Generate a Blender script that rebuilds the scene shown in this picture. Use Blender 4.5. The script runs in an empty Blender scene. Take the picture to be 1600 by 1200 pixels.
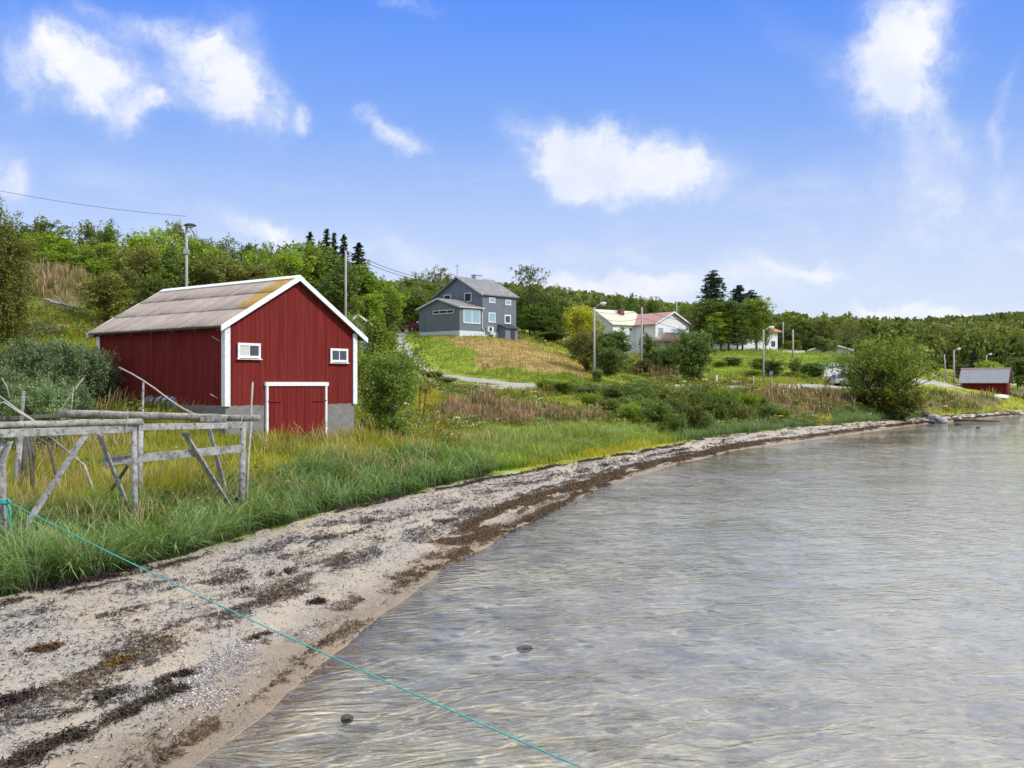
import bpy, math, random
import numpy as np
from mathutils import Vector

random.seed(7)
R = math.radians
scene = bpy.context.scene
COL = scene.collection

# ------------------------------------------------------------------ camera
F = 1600.0          # focal length in photograph pixels (1600 wide)
CZ = 4.2            # eye height above the water
cam_d = bpy.data.cameras.new("camera")
cam_d.sensor_width = 36.0
cam_d.lens = 36.0
cam_d.clip_start = 0.1
cam_d.clip_end = 6000
cam = bpy.data.objects.new("camera", cam_d)
cam.location = (0, 0, CZ)
cam.rotation_euler = (R(90), 0, 0)
COL.objects.link(cam)
scene.camera = cam

# ------------------------------------------------------------------ light and exposure
SUN_EL, SUN_AZ = R(40), R(118)       # azimuth clockwise from +Y (view direction): sun to the right, slightly behind the camera
scene.view_settings.view_transform = 'Standard'
scene.view_settings.look = 'None'
scene.view_settings.exposure = 0.0
scene.view_settings.gamma = 1.0
scene.view_settings.use_curve_mapping = False
scene.cycles.use_denoising = True
scene.cycles.max_bounces = 8
scene.cycles.transparent_max_bounces = 12
scene.cycles.caustics_reflective = False
scene.cycles.caustics_refractive = False

sun_d = bpy.data.lights.new("sun", 'SUN')
sun_d.energy = 3.6
sun_d.angle = R(4)
sun_d.color = (1.0, 0.95, 0.86)
sun = bpy.data.objects.new("sun", sun_d)
sd = Vector((math.sin(SUN_AZ) * math.cos(SUN_EL), math.cos(SUN_AZ) * math.cos(SUN_EL), math.sin(SUN_EL)))
sun.rotation_euler = sd.to_track_quat('Z', 'Y').to_euler()
sun.location = (60, -40, 80)
COL.objects.link(sun)

world = bpy.data.worlds.new("World")
scene.world = world
world.use_nodes = True
wt = world.node_tree
wt.nodes.clear()


class NT:
    """small helper for node trees"""
    def __init__(s, tree): s.t = tree
    def n(s, typ, **kw):
        nd = s.t.nodes.new(typ)
        for k, v in kw.items():
            if k == 'ins':
                for kk, vv in v.items(): s.put(nd, kk, vv)
            else: setattr(nd, k, v)
        return nd
    def put(s, nd, key, v):
        if isinstance(v, bpy.types.NodeSocket): s.t.links.new(v, nd.inputs[key])
        else: nd.inputs[key].default_value = v
    def math(s, op, a, b=None, c=None, clamp=False):
        nd = s.n('ShaderNodeMath', operation=op, use_clamp=clamp)
        s.put(nd, 0, a)
        if b is not None: s.put(nd, 1, b)
        if c is not None: s.put(nd, 2, c)
        return nd.outputs[0]
    def vmath(s, op, a, b=None, out=0):
        nd = s.n('ShaderNodeVectorMath', operation=op)
        s.put(nd, 0, a)
        if b is not None: s.put(nd, 1, b)
        return nd.outputs[out]
    def mix(s, f, a, b, mode='MIX'):
        nd = s.n('ShaderNodeMix', data_type='RGBA', blend_type=mode)
        s.put(nd, 0, f); s.put(nd, 6, a); s.put(nd, 7, b)
        return nd.outputs[2]
    def noise(s, vec, scale, detail=3, rough=0.55, dist=0.0, out=0):
        nd = s.n('ShaderNodeTexNoise')
        if vec is not None: s.put(nd, 'Vector', vec)
        nd.inputs['Scale'].default_value = scale
        nd.inputs['Detail'].default_value = detail
        nd.inputs['Roughness'].default_value = rough
        nd.inputs['Distortion'].default_value = dist
        return nd.outputs[out]
    def ramp(s, f, stops, interp='LINEAR'):
        nd = s.n('ShaderNodeValToRGB')
        cr = nd.color_ramp
        cr.interpolation = interp
        while len(cr.elements) < len(stops): cr.elements.new(0.5)
        for e, (p, c) in zip(cr.elements, stops):
            e.position = p
            e.color = (c, c, c, 1) if isinstance(c, (int, float)) else (c[0], c[1], c[2], 1)
        s.put(nd, 0, f)
        return nd.outputs[0]
    def sstep(s, x, a, b):
        nd = s.n('ShaderNodeMapRange', interpolation_type='SMOOTHSTEP')
        s.put(nd, 0, x); s.put(nd, 1, a); s.put(nd, 2, b)
        return nd.outputs[0]


def rgba(c): return (c[0], c[1], c[2], 1.0)


# sky: Nishita for the light, clearer blue of the photographed day, drifting cumulus fixed in the sky by direction
w = NT(wt)
sky = w.n('ShaderNodeTexSky', sky_type='NISHITA', sun_disc=False, sun_elevation=SUN_EL, sun_rotation=SUN_AZ)
sky.air_density = 1.0; sky.dust_density = 0.6; sky.ozone_density = 2.0
tc = w.n('ShaderNodeTexCoord')
D = w.vmath('NORMALIZE', tc.outputs['Generated'])
sep = w.n('ShaderNodeSeparateXYZ'); w.put(sep, 0, D)
el = sep.outputs[2]
blue = w.ramp(el, [(0.0, (.80, .88, 1.0)), (0.09, (.68, .79, 1.02)), (0.15, (.52, .67, 1.02)), (0.24, (.26, .46, 1.0)),
                   (0.36, (.105, .305, 1.03)), (0.60, (.09, .26, .85)), (1.0, (.10, .24, .7))])
blue10 = w.vmath('MULTIPLY', blue, (10.0, 10.0, 10.0))
base = w.mix(0.12, blue10, sky.outputs[0])
# warped direction for cloud outlines
n1 = w.noise(D, 5.5, 6, 0.62, out=1)
wv = w.vmath('SUBTRACT', n1, (.5, .5, .5))
Dw = w.vmath('ADD', D, w.vmath('MULTIPLY', wv, (.16, .16, .13)))


def sky_dir(u, v):
    return Vector(((u - 800) / F, 1.0, (600 - v) / F)).normalized()


def blob(u, v, ru, rv, tilt=0.0, amp=1.0):
    """soft elliptical cloud mass round a sky direction"""
    d = sky_dir(u, v)
    right = Vector((0, 0, 1)).cross(d).normalized() * -1.0
    up = right.cross(d).normalized()
    if up.z < 0: up = -up
    c, s_ = math.cos(tilt), math.sin(tilt)
    ax = (right * c + up * s_) * (F / ru)
    ay = (up * c - right * s_) * (F / rv)
    off = w.vmath('SUBTRACT', Dw, tuple(d))
    a = w.vmath('DOT_PRODUCT', off, tuple(ax), out=1)
    b = w.vmath('DOT_PRODUCT', off, tuple(ay), out=1)
    q = w.math('ADD', w.math('MULTIPLY', a, a), w.math('MULTIPLY', b, b))
    e = w.math('MULTIPLY', w.math('POWER', 2.718, w.math('MULTIPLY', q, -1.0)), amp)
    front = w.math('GREATER_THAN', sep.outputs[1], 0.0)
    return w.math('MULTIPLY', e, front)


blobs = [(135, 120, 80, 52, -.35, 1.08), (95, 85, 45, 26, -.2, .6), (350, 125, 66, 66, -.75, 1.08), (400, 180, 46, 30, -.6, .7),
         (235, 188, 34, 15, 0, .75), (475, 185, 18, 16, -.8, .6), (600, 205, 36, 20, -.25, .85), (10, 270, 26, 26, 0, .7),
         (-5, 130, 40, 50, .2, .6), (230, 45, 110, 22, -.25, .45),
         (862, 232, 85, 45, -.55, 1.15), (980, 262, 110, 42, -.12, 1.25), (1060, 270, 60, 34, -.2, .8), (875, 290, 45, 24, .3, .6), (895, 205, 30, 22, 0, .6),
         (1410, 75, 56, 75, -.5, 1.05), (1380, 130, 70, 45, .2, .6), (1450, 200, 55, 100, .35, .38), (1270, 80, 120, 40, -.6, .22),
         (1230, 413, 40, 8, 0, 1.0), (1375, 482, 55, 14, -.1, 1.15), (1500, 480, 65, 18, 0, 1.3), (1550, 490, 50, 15, 0, 1.1), (1590, 190, 14, 80, -.1, .3), (1480, 330, 260, 120, 0, .32),
         (400, 358, 75, 22, -.25, .85), (620, 400, 90, 30, -.3, .5), (910, 450, 150, 24, 0, 1.1), (1030, 440, 85, 18, 0, .9), (1160, 440, 100, 40, .2, .5), (640, 5, 40, 12, 0, .4)]
acc = None
for b in blobs:
    o = blob(*b)
    acc = o if acc is None else w.math('ADD', acc, o)
tex = w.noise(D, 16.0, 7, 0.6)
fine = w.noise(Dw, 34.0, 6, 0.65)
dens = w.math('MULTIPLY', acc, w.math('ADD', w.math('ADD', w.math('MULTIPLY', tex, 1.7), w.math('MULTIPLY', fine, 1.7)), -.72))
cov = w.math('MULTIPLY', w.math('POWER', w.sstep(dens, 0.02, 1.15), 1.0), .97)
# high thin veil low down, and an unseen deck added overhead to soften daylight and silver the water
veil = w.math('MULTIPLY', w.sstep(w.noise(w.vmath('MULTIPLY', D, (3, 3, 9)), 2.6, 6, 0.6), .48, .8), w.sstep(el, .30, .06))
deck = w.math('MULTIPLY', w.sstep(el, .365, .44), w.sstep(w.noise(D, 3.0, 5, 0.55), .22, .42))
behind = w.math('MULTIPLY', w.sstep(sep.outputs[1], -.05, -.5), w.sstep(w.noise(D, 2.3, 5, 0.55), .35, .6))
c1 = w.math('MAXIMUM', cov, w.math('MULTIPLY', veil, .5))
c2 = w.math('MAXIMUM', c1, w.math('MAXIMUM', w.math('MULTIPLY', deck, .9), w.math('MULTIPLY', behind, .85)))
shade = w.mix(w.ramp(w.noise(D, 13.0, 5, .6), [(.35, 0), (.65, 1)]), (9.9, 10.0, 10.4, 1), (7.9, 8.5, 10.1, 1))
over = w.vmath('SCALE', shade)
w.put(over.node, 'Scale', w.math('ADD', 1.0, w.math('ADD', w.math('MULTIPLY', w.math('MULTIPLY', deck, w.sstep(sep.outputs[1], -.1, .4)), 1.3), w.math('MULTIPLY', behind, .3))))   # added cloud out of view, brightened to light the scene and the ripples
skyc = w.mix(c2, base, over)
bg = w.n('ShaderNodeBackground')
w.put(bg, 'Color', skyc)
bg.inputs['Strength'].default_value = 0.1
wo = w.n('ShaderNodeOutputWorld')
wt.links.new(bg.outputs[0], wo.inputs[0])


# ------------------------------------------------------------------ small tools
def empty(name, loc=(0, 0, 0), rz=0.0, parent=None):
    o = bpy.data.objects.new(name, None)
    o.empty_display_size = 0.2
    o.location = loc
    o.rotation_euler = (0, 0, rz)
    COL.objects.link(o)
    o.parent = parent
    return o


def tag(o, label=None, cat=None, group=None, kind=None):
    if label: o['label'] = label
    if cat: o['category'] = cat
    if group: o['group'] = group
    if kind: o['kind'] = kind
    return o


def link_mesh(name, me, mat, parent=None, loc=(0, 0, 0), rz=0.0):
    o = bpy.data.objects.new(name, me)
    if mat is not None and not me.materials: me.materials.append(mat)
    o.location = loc
    o.rotation_euler = (0, 0, rz)
    COL.objects.link(o)
    o.parent = parent
    return o


def np_mesh(name, V, F4, mat=None, smooth=False, tint=None, sizes=None):
    """mesh from numpy arrays; F4 is (n,k) ints, or a flat loop array with sizes"""
    me = bpy.data.meshes.new(name)
    V = np.asarray(V, dtype=np.float32)
    if sizes is None:
        F4 = np.asarray(F4, dtype=np.int32)
        loops = F4.ravel()
        k = F4.shape[1]
        starts = np.arange(len(F4), dtype=np.int32) * k
    else:
        loops = np.asarray(F4, dtype=np.int32)
        sizes = np.asarray(sizes, dtype=np.int32)
        starts = np.concatenate([[0], np.cumsum(sizes)[:-1]]).astype(np.int32)
    me.vertices.add(len(V))
    me.vertices.foreach_set('co', V.ravel())
    me.loops.add(len(loops))
    me.loops.foreach_set('vertex_index', loops)
    me.polygons.add(len(starts))
    me.polygons.foreach_set('loop_start', starts)
    if smooth: me.polygons.foreach_set('use_smooth', np.ones(len(starts), dtype=bool))
    me.update(calc_edges=True)
    if tint is not None:
        a = me.attributes.new('tint', 'FLOAT_COLOR', 'POINT')
        T = np.ones((len(V), 4), dtype=np.float32)
        T[:, :3] = tint
        a.data.foreach_set('color', T.ravel())
    if mat is not None: me.materials.append(mat)
    return me


class MB:
    """collects boxes, prisms and tubes and links them as ONE mesh object"""
    def __init__(s): s.v = []; s.f = []
    def add(s, vs, fs):
        b = len(s.v)
        s.v += [tuple(p) for p in vs]
        s.f += [tuple(i + b for i in q) for q in fs]
        return s
    def box(s, x0, y0, z0, x1, y1, z1):
        x0, x1 = sorted((x0, x1)); y0, y1 = sorted((y0, y1)); z0, z1 = sorted((z0, z1))
        return s.add([(x0, y0, z0), (x1, y0, z0), (x1, y1, z0), (x0, y1, z0), (x0, y0, z1), (x1, y0, z1), (x1, y1, z1), (x0, y1, z1)],
                     [(0, 3, 2, 1), (4, 5, 6, 7), (0, 1, 5, 4), (1, 2, 6, 5), (2, 3, 7, 6), (3, 0, 4, 7)])
    def prism(s, poly, a, b):
        """poly: list of points; swept from poly+a to poly+b (vectors)"""
        n = len(poly)
        P = [Vector(p) + Vector(a) for p in poly] + [Vector(p) + Vector(b) for p in poly]
        return s.add(P, [tuple(range(n - 1, -1, -1)), tuple(range(n, 2 * n))] + [(i, (i + 1) % n, n + (i + 1) % n, n + i) for i in range(n)])
    def beam(s, p, q, wd, ht, roll=None):
        """rectangular bar from p to q, ht measured close to vertical"""
        p, q = Vector(p), Vector(q)
        d = (q - p).normalized()
        side = d.cross(Vector((0, 0, 1)))
        if side.length < 1e-3: side = Vector((1, 0, 0))
        if roll is not None: side = Vector(roll) - d * Vector(roll).dot(d)
        side.normalize()
        up = side.cross(d).normalized()
        a, b = side * wd / 2, up * ht / 2
        c = [p - a - b, p + a - b, p + a + b, p - a + b, q - a - b, q + a - b, q + a + b, q - a + b]
        return s.add(c, [(0, 3, 2, 1), (4, 5, 6, 7), (0, 1, 5, 4), (1, 2, 6, 5), (2, 3, 7, 6), (3, 0, 4, 7)])
    def tube(s, pts, rad, n=8, caps=True):
        pts = [Vector(p) for p in pts]
        if not isinstance(rad, (list, tuple)): rad = [rad] * len(pts)
        rings = []
        ref = None
        for i, p in enumerate(pts):
            d = (pts[min(i + 1, len(pts) - 1)] - pts[max(i - 1, 0)])
            d.normalize()
            if ref is None:
                ref = d.cross(Vector((0, 0, 1)))
                if ref.length < 1e-2: ref = d.cross(Vector((1, 0, 0)))
            ref = (ref - d * ref.dot(d)).normalized()
            bi = d.cross(ref)
            rings.append([p + (ref * math.cos(2 * math.pi * k / n) + bi * math.sin(2 * math.pi * k / n)) * rad[i] for k in range(n)])
        vs = [q for r_ in rings for q in r_]
        fs = []
        for i in range(len(pts) - 1):
            for k in range(n):
                fs.append((i * n + k, i * n + (k + 1) % n, (i + 1) * n + (k + 1) % n, (i + 1) * n + k))
        if caps:
            fs.append(tuple(range(n - 1, -1, -1)))
            fs.append(tuple((len(pts) - 1) * n + k for k in range(n)))
        return s.add(vs, fs)
    def build(s, name, mat, parent=None, smooth=False, bevel=0.0, loc=(0, 0, 0), rz=0.0):
        me = bpy.data.meshes.new(name)
        me.from_pydata(s.v, [], s.f)
        me.update()
        if smooth: me.polygons.foreach_set('use_smooth', [True] * len(me.polygons))
        o = link_mesh(name, me, mat, parent, loc, rz)
        if bevel:
            m = o.modifiers.new('edge', 'BEVEL'); m.width = bevel; m.segments = 1; m.limit_method = 'ANGLE'
        return o


# ------------------------------------------------------------------ noise, shoreline and terrain
def _h(ix, iy, seed):
    n = (ix * 374761393 + iy * 668265263 + seed * 974634541) & 0xffffffff
    n = ((n ^ (n >> 13)) * 1274126177) & 0xffffffff
    return ((n ^ (n >> 16)) & 0xffff) / 65535.0


def vnoise(x, y, seed=0):
    x = np.asarray(x, float); y = np.asarray(y, float)
    ix = np.floor(x).astype(np.int64); iy = np.floor(y).astype(np.int64)
    fx = x - ix; fy = y - iy
    fx = fx * fx * (3 - 2 * fx); fy = fy * fy * (3 - 2 * fy)
    a = _h(ix, iy, seed); b = _h(ix + 1, iy, seed); c = _h(ix, iy + 1, seed); d = _h(ix + 1, iy + 1, seed)
    return (a * (1 - fx) + b * fx) * (1 - fy) + (c * (1 - fx) + d * fx) * fy


def fbm(x, y, seed=0, o=4):
    t = 0; a = .5; k = 1.0; tot = 0
    for i in range(o):
        t = t + a * vnoise(x * k, y * k, seed + i * 17); tot += a; a *= .5; k *= 2.03
    return t / tot


def sm(x, a, b):
    t = np.clip((x - a) / (b - a), 0, 1)
    return t * t * (3 - 2 * t)


def pxl(u, v, z):
    Y = (CZ - z) * F / (v - 600.0)
    return ((u - 800) / F * Y, Y)


shore_px = [(300, 1200), (430, 1100), (520, 1020), (600, 960), (690, 890), (770, 845), (855, 800), (955, 755), (1050, 726), (1150, 704), (1250, 690), (1350, 676),
            (1450, 662), (1520, 655), (1600, 648)]
SHORE = [(-14, -14), (-6.5, 3), (-4.4, 8)] + [pxl(u, v, 0) for u, v in shore_px] + [(105, 168), (190, 205), (420, 300)]
edge_px = [(0, 935), (200, 893), (300, 865), (400, 832), (500, 803), (620, 775), (760, 745), (900, 722), (1040, 697), (1100, 684), (1250, 667), (1400, 655), (1500, 647), (1600, 640)]
EDGE = [(-26, -14), (-14.5, 3), (-11.3, 9.5)] + [pxl(u, v, .6) for u, v in edge_px] + [(104, 175), (188, 212), (418, 307)]
SHORE = np.array(SHORE, float); EDGE = np.array(EDGE, float)


def pl_dist(x, y, P):
    """signed distance to polyline, positive on its left (inland) side"""
    best = np.full(x.shape, 1e18); sg = np.ones(x.shape)
    for (ax, ay), (bx, by) in zip(P[:-1], P[1:]):
        dx, dy = bx - ax, by - ay
        t = np.clip(((x - ax) * dx + (y - ay) * dy) / (dx * dx + dy * dy), 0, 1)
        ex, ey = x - ax - t * dx, y - ay - t * dy
        d = ex * ex + ey * ey
        cr = dx * (y - ay) - dy * (x - ax)
        m = d < best - 1e-9
        best = np.where(m, d, best)
        sg = np.where(m, np.sign(cr), sg)
    return np.sqrt(best) * sg


CTRL = [  # (u, Y, z)
    (-400, 20, 2.0), (-300, 30, 2.6), (-300, 45, 6), (0, 24, 1.1), (0, 30, 1.5), (0, 38, 2.3), (0, 45, 3.6), (100, 38, 2.0), (150, 44, 3.1), (285, 41.5, 3.0), (235, 43, 3.15), (180, 46, 3.4), (310, 39.6, 2.5), (345, 38.3, 1.9),
    (213, 26, 1.15), (213, 32, 1.5), (375, 30, 1.25), (375, 36, 1.5), (450, 39, 1.6), (550, 42, 1.65), (300, 37.5, 1.8), (160, 50, 3.8), (350, 50, 2.6), (500, 50, 2.1),
    (0, 55, 6.2), (60, 60, 7.6), (100, 58, 6.9), (100, 72, 11.3), (0, 75, 12.5), (200, 65, 8.0), (200, 80, 11), (150, 52, 4.6), (300, 60, 5.6), (400, 65, 5.8), (500, 60, 3.9),
    (470, 75, 7.0), (300, 80, 9), (400, 90, 8.8), (200, 95, 12), (90, 92, 12.5), (540, 80, 7.0), (560, 100, 9.5), (600, 50, 1.9), (650, 55, 2.1), (600, 65, 3.0), (650, 85, 3.6), (620, 95, 5.6),
    (820, 100, 4.0), (760, 101, 4.25), (700, 105, 5.0), (655, 108, 5.8), (640, 115, 7.1), (625, 125, 8.9), (615, 135, 10.6), (718, 127, 10.1), (806, 135, 10.0), (655, 138, 11.5),
    (635, 142, 11.4), (750, 120, 8.2), (750, 110, 5.9), (850, 118, 7.0), (900, 112, 5.3), (930, 109, 4.8), (860, 135, 9.6), (900, 130, 7.6),
    (720, 60, 1.7), (720, 72, 2.5), (800, 60, 1.3), (800, 75, 2.1), (800, 90, 3.2), (700, 88, 3.3), (760, 48, 1.0), (900, 60, 1.0), (900, 75, 1.8), (900, 92, 3.4),
    (1000, 70, 1.1), (1000, 80, 2.2), (1000, 95, 3.6), (1000, 104, 3.9), (940, 102, 3.9), (1100, 85, 1.6), (1100, 100, 3.4), (1150, 108, 3.8), (1200, 110, 3.8), (1330, 118, 3.8), (1200, 98, 2.6), (1250, 95, 1.5), (1330, 105, 2.2),
    (990, 160, 8.7), (1050, 135, 6.3), (1080, 120, 4.8), (1000, 120, 5.4), (1150, 140, 7.4), (1150, 150, 8.6), (1150, 158, 9.2), (1260, 152, 8.2), (1230, 135, 6.0), (1210, 121, 4.7),
    (1290, 130, 4.7), (1300, 147, 7.8), (1350, 119, 3.8), (1400, 127, 3.8), (1450, 135, 4.0), (1400, 112, 1.6), (1470, 150, 4.8), (1445, 165, 6.5), (1500, 157, 3.6), (1480, 130, 2.2), (1500, 140, 2.7), (1540, 147, 2.9), (1575, 150, 2.7), (1450, 123, 2.0), (1560, 165, 3.6),
    (1605, 155, 2.4), (1650, 165, 2.2), (1600, 180, 5), (1500, 180, 6.5), (1800, 190, 4), (2000, 220, 8),
    (0, 110, 15.5), (100, 120, 14.5), (200, 120, 13.2), (300, 120, 12.2), (400, 125, 10.5), (500, 140, 11), (600, 160, 13), (700, 180, 14.5), (800, 180, 13.5), (900, 180, 11.5), (1050, 185, 11), (1150, 190, 11), (1280, 185, 9.5), (1350, 180, 8),
    (-500, 70, 15), (-500, 120, 20), (-500, 300, 42), (100, 200, 20), (300, 200, 18), (500, 220, 18), (100, 300, 30), (500, 300, 26), (800, 260, 20), (1000, 260, 16), (1200, 260, 13),
    (870, 430, 36), (750, 430, 38), (600, 430, 36), (960, 430, 32), (1100, 440, 28), (1200, 460, 21), (1330, 480, 17), (1430, 490, 25.5), (1500, 490, 21.5), (1600, 490, 31.5), (1750, 480, 38), (2000, 470, 38), (2300, 480, 36),
    (1400, 250, 11), (1400, 350, 19), (1500, 230, 9), (1500, 330, 18), (1600, 230, 9.5), (1600, 330, 20), (1800, 300, 17), (2200, 300, 14),
    (100, 700, 44), (800, 800, 44), (1500, 800, 40), (2300, 800, 44), (-800, 800, 50), (800, 1600, 60), (-900, 1600, 60), (2500, 1600, 60), (-1500, 100, 22), (-1500, 40, 8), (-1500, 300, 40)]


def feat(x, y):
    r = np.hypot(x, y)
    return np.stack([np.arctan2(x, y) * 3.0, np.log(np.maximum(r, 3.0)) * 1.5], -1)


_cx = np.array([(u - 800) / F * Y for u, Y, z in CTRL] + list(EDGE[:, 0])); _cy = np.array([Y for u, Y, z in CTRL] + list(EDGE[:, 1]))
_cz = np.array([z for u, Y, z in CTRL] + [.6] * len(EDGE))
_q = _cy > -5
_cx, _cy, _cz = _cx[_q], _cy[_q], _cz[_q]
# heights follow log distance, so interpolate the sight-line slope instead of the raw height
_C = feat(_cx, _cy)


def _k(d2): return .5 * d2 * np.log(d2 + 1e-12)


def _fit(C, val, lam=2e-3):
    n = len(C)
    K = _k(((C[:, None] - C[None]) ** 2).sum(-1)) + np.eye(n) * lam
    Pm = np.c_[np.ones(n), C]
    A = np.zeros((n + 3, n + 3)); A[:n, :n] = K; A[:n, n:] = Pm; A[n:, :n] = Pm.T
    return np.linalg.solve(A, np.r_[val, np.zeros(3)])


_S = _fit(_C, (_cz - CZ) / np.hypot(_cx, _cy))


def tps(x, y):
    out = np.empty(x.shape)
    fx = x.ravel(); fy = y.ravel(); res = np.empty(fx.shape)
    for i in range(0, len(fx), 40000):
        C = feat(fx[i:i + 40000], fy[i:i + 40000])
        d2 = ((C[:, None] - _C[None]) ** 2).sum(-1)
        res[i:i + 40000] = _k(d2) @ _S[:len(_C)] + _S[-3] + C @ _S[-2:]
    return (res * np.hypot(fx, fy) + CZ).reshape(x.shape)


def shore_s(x, y):
    r = np.hypot(x, y)
    return pl_dist(x, y, SHORE) + ((fbm(x * .38, y * .38, 72, 3) - .5) * .4 + (fbm(x * 1.7, y * 1.7, 74, 2) - .5) * .16) * np.clip(r / 30, .45, 1.6)


def shore_t(x, y):
    """<0 in the sea (metres), 0..1 across the beach, >1 inland (1 + metres)"""
    s = shore_s(x, y); e = pl_dist(x, y, EDGE) + (fbm(x * .6, y * .6, 73, 3) - .5) * .8
    t = np.where(e > 0, 1 + e, np.clip(s / np.maximum(s - e, 1e-3), 0, 1))
    return np.where(s < 0, s, t)


def terr(x, y, full=False):
    x = np.asarray(x, float); y = np.asarray(y, float)
    t = shore_t(x, y)
    r = np.hypot(x, y)
    inl = np.maximum(t - 1, 0)
    zt = np.maximum(tps(x, y), .45)
    bump = (fbm(x * .35, y * .35, 3) - .5) * .35 + (fbm(x * .06, y * .06, 9) - .5) * np.clip(r / 150, .1, 2.0)
    zi = .6 + sm(inl, 0, 3.5) * (zt - .6 + bump * sm(inl, .5, 6))
    zb = .6 * np.clip(t, 0, 1) ** .9 + (fbm(x * .8, y * .8, 5) - .5) * .07 * np.clip(t * 4, 0, 1) * np.clip((1.2 - t) * 5, 0, 1)
    dd = np.maximum(-t, 0)
    zs = -(.09 * dd + .0) - .05 * (fbm(x * .5, y * .5, 8) - .5) * np.clip(dd, 0, 1)
    zs = np.maximum(zs, -3.5)
    z = np.where(t > 1, zi, np.where(t >= 0, zb, zs))
    return (z, t) if full else z


def gz(x, y): return float(terr(np.array([x]), np.array([y]))[0])


def hit(u, v, y0=12.0, y1=900.0):
    """ground point seen at photograph pixel (u, v)"""
    Y = np.geomspace(y0, y1, 700)
    X = (u - 800) / F * Y
    zr = CZ - (v - 600) / F * Y
    d = zr - terr(X, Y)
    k = np.where(d < 0)[0]
    i = k[0] if len(k) else len(Y) - 1
    return float(X[i]), float(Y[i]), float(terr(X[i:i + 1], Y[i:i + 1])[0])


def at(u, v, Y): return Vector(((u - 800) / F * Y, Y, CZ + (600 - v) / F * Y))

# ------------------------------------------------------------------ materials
def new_mat(name):
    m = bpy.data.materials.new(name)
    m.use_nodes = True
    m.node_tree.nodes.clear()
    t = NT(m.node_tree)
    out = t.n('ShaderNodeOutputMaterial')
    return m, t, out


def surf(name, col, rough=.7, var=.25, scale=6.0, bump=0.0, bscale=40.0, stretch=(1, 1, 1), col2=None, metal=0.0, grime=None, spec=.3):
    """weathered surface: two tones broken up by noise, fine bump"""
    m, t, out = new_mat(name)
    tcd = t.n('ShaderNodeTexCoord')
    vec = t.vmath('MULTIPLY', tcd.outputs['Object'], stretch)
    c2 = col2 or tuple(max(0, c * (1 - var)) for c in col)
    f = t.ramp(t.noise(vec, scale, 6, .65), [(.32, 0), (.68, 1)])
    c = t.mix(f, rgba(col), rgba(c2))
    if grime:
        g = t.ramp(t.noise(vec, scale * 3.3, 5, .7), [(.52, 0), (.66, 1)])
        c = t.mix(t.math('MULTIPLY', g, grime[1]), c, rgba(grime[0]))
    p = t.n('ShaderNodeBsdfPrincipled')
    t.put(p, 'Base Color', c)
    p.inputs['Roughness'].default_value = rough
    p.inputs['Metallic'].default_value = metal
    p.inputs['Specular IOR Level'].default_value = spec
    if bump:
        b = t.n('ShaderNodeBump'); b.inputs['Strength'].default_value = 1.0; b.inputs['Distance'].default_value = bump
        t.put(b, 'Height', t.noise(vec, bscale, 4, .6))
        t.put(p, 'Normal', b.outputs[0])
    m.node_tree.links.new(p.outputs[0], out.inputs[0])
    return m


def leafy(name, col, col2, trans=.35, tint=True, rough=.55, per_obj=.25):
    """leaf material: tint attribute x species colour, light passing through the blade"""
    m, t, out = new_mat(name)
    oi = t.n('ShaderNodeObjectInfo')
    c = t.mix(oi.outputs['Random'], rgba(col), rgba(col2))
    hv = t.n('ShaderNodeHueSaturation')
    t.put(hv, 'Color', c)
    t.put(hv, 'Value', t.math('ADD', t.math('MULTIPLY', t.math('FRACT', t.math('MULTIPLY', oi.outputs['Random'], 7.31)), per_obj * 2), (1.14 if per_obj else 1.0) - per_obj))
    c = hv.outputs[0]
    if tint:
        a = t.n('ShaderNodeAttribute', attribute_name='tint')
        c = t.mix(1.0, c, a.outputs['Color'], 'MULTIPLY')
    d = t.n('ShaderNodeBsdfPrincipled')
    t.put(d, 'Base Color', c)
    d.inputs['Roughness'].default_value = rough
    d.inputs['Specular IOR Level'].default_value = .25
    tr = t.n('ShaderNodeBsdfTranslucent')
    t.put(tr, 'Color', t.mix(1.0, c, (1.25, 1.3, .6, 1), 'MULTIPLY'))
    mx = t.n('ShaderNodeMixShader')
    mx.inputs[0].default_value = trans
    t.t.links.new(d.outputs[0], mx.inputs[1]); t.t.links.new(tr.outputs[0], mx.inputs[2])
    t.t.links.new(mx.outputs[0], out.inputs[0])
    return m


def glass_mat(name, col=(.03, .04, .05), rough=.05):
    m, t, out = new_mat(name)
    p = t.n('ShaderNodeBsdfPrincipled')
    p.inputs['Base Color'].default_value = rgba(col)
    p.inputs['Roughness'].default_value = rough
    p.inputs['Specular IOR Level'].default_value = .9
    tcd = t.n('ShaderNodeTexCoord')
    b = t.n('ShaderNodeBump'); b.inputs['Distance'].default_value = .004
    t.put(b, 'Height', t.noise(tcd.outputs['Object'], 1.7, 2))
    t.put(p, 'Normal', b.outputs[0])
    t.t.links.new(p.outputs[0], out.inputs[0])
    return m


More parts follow.
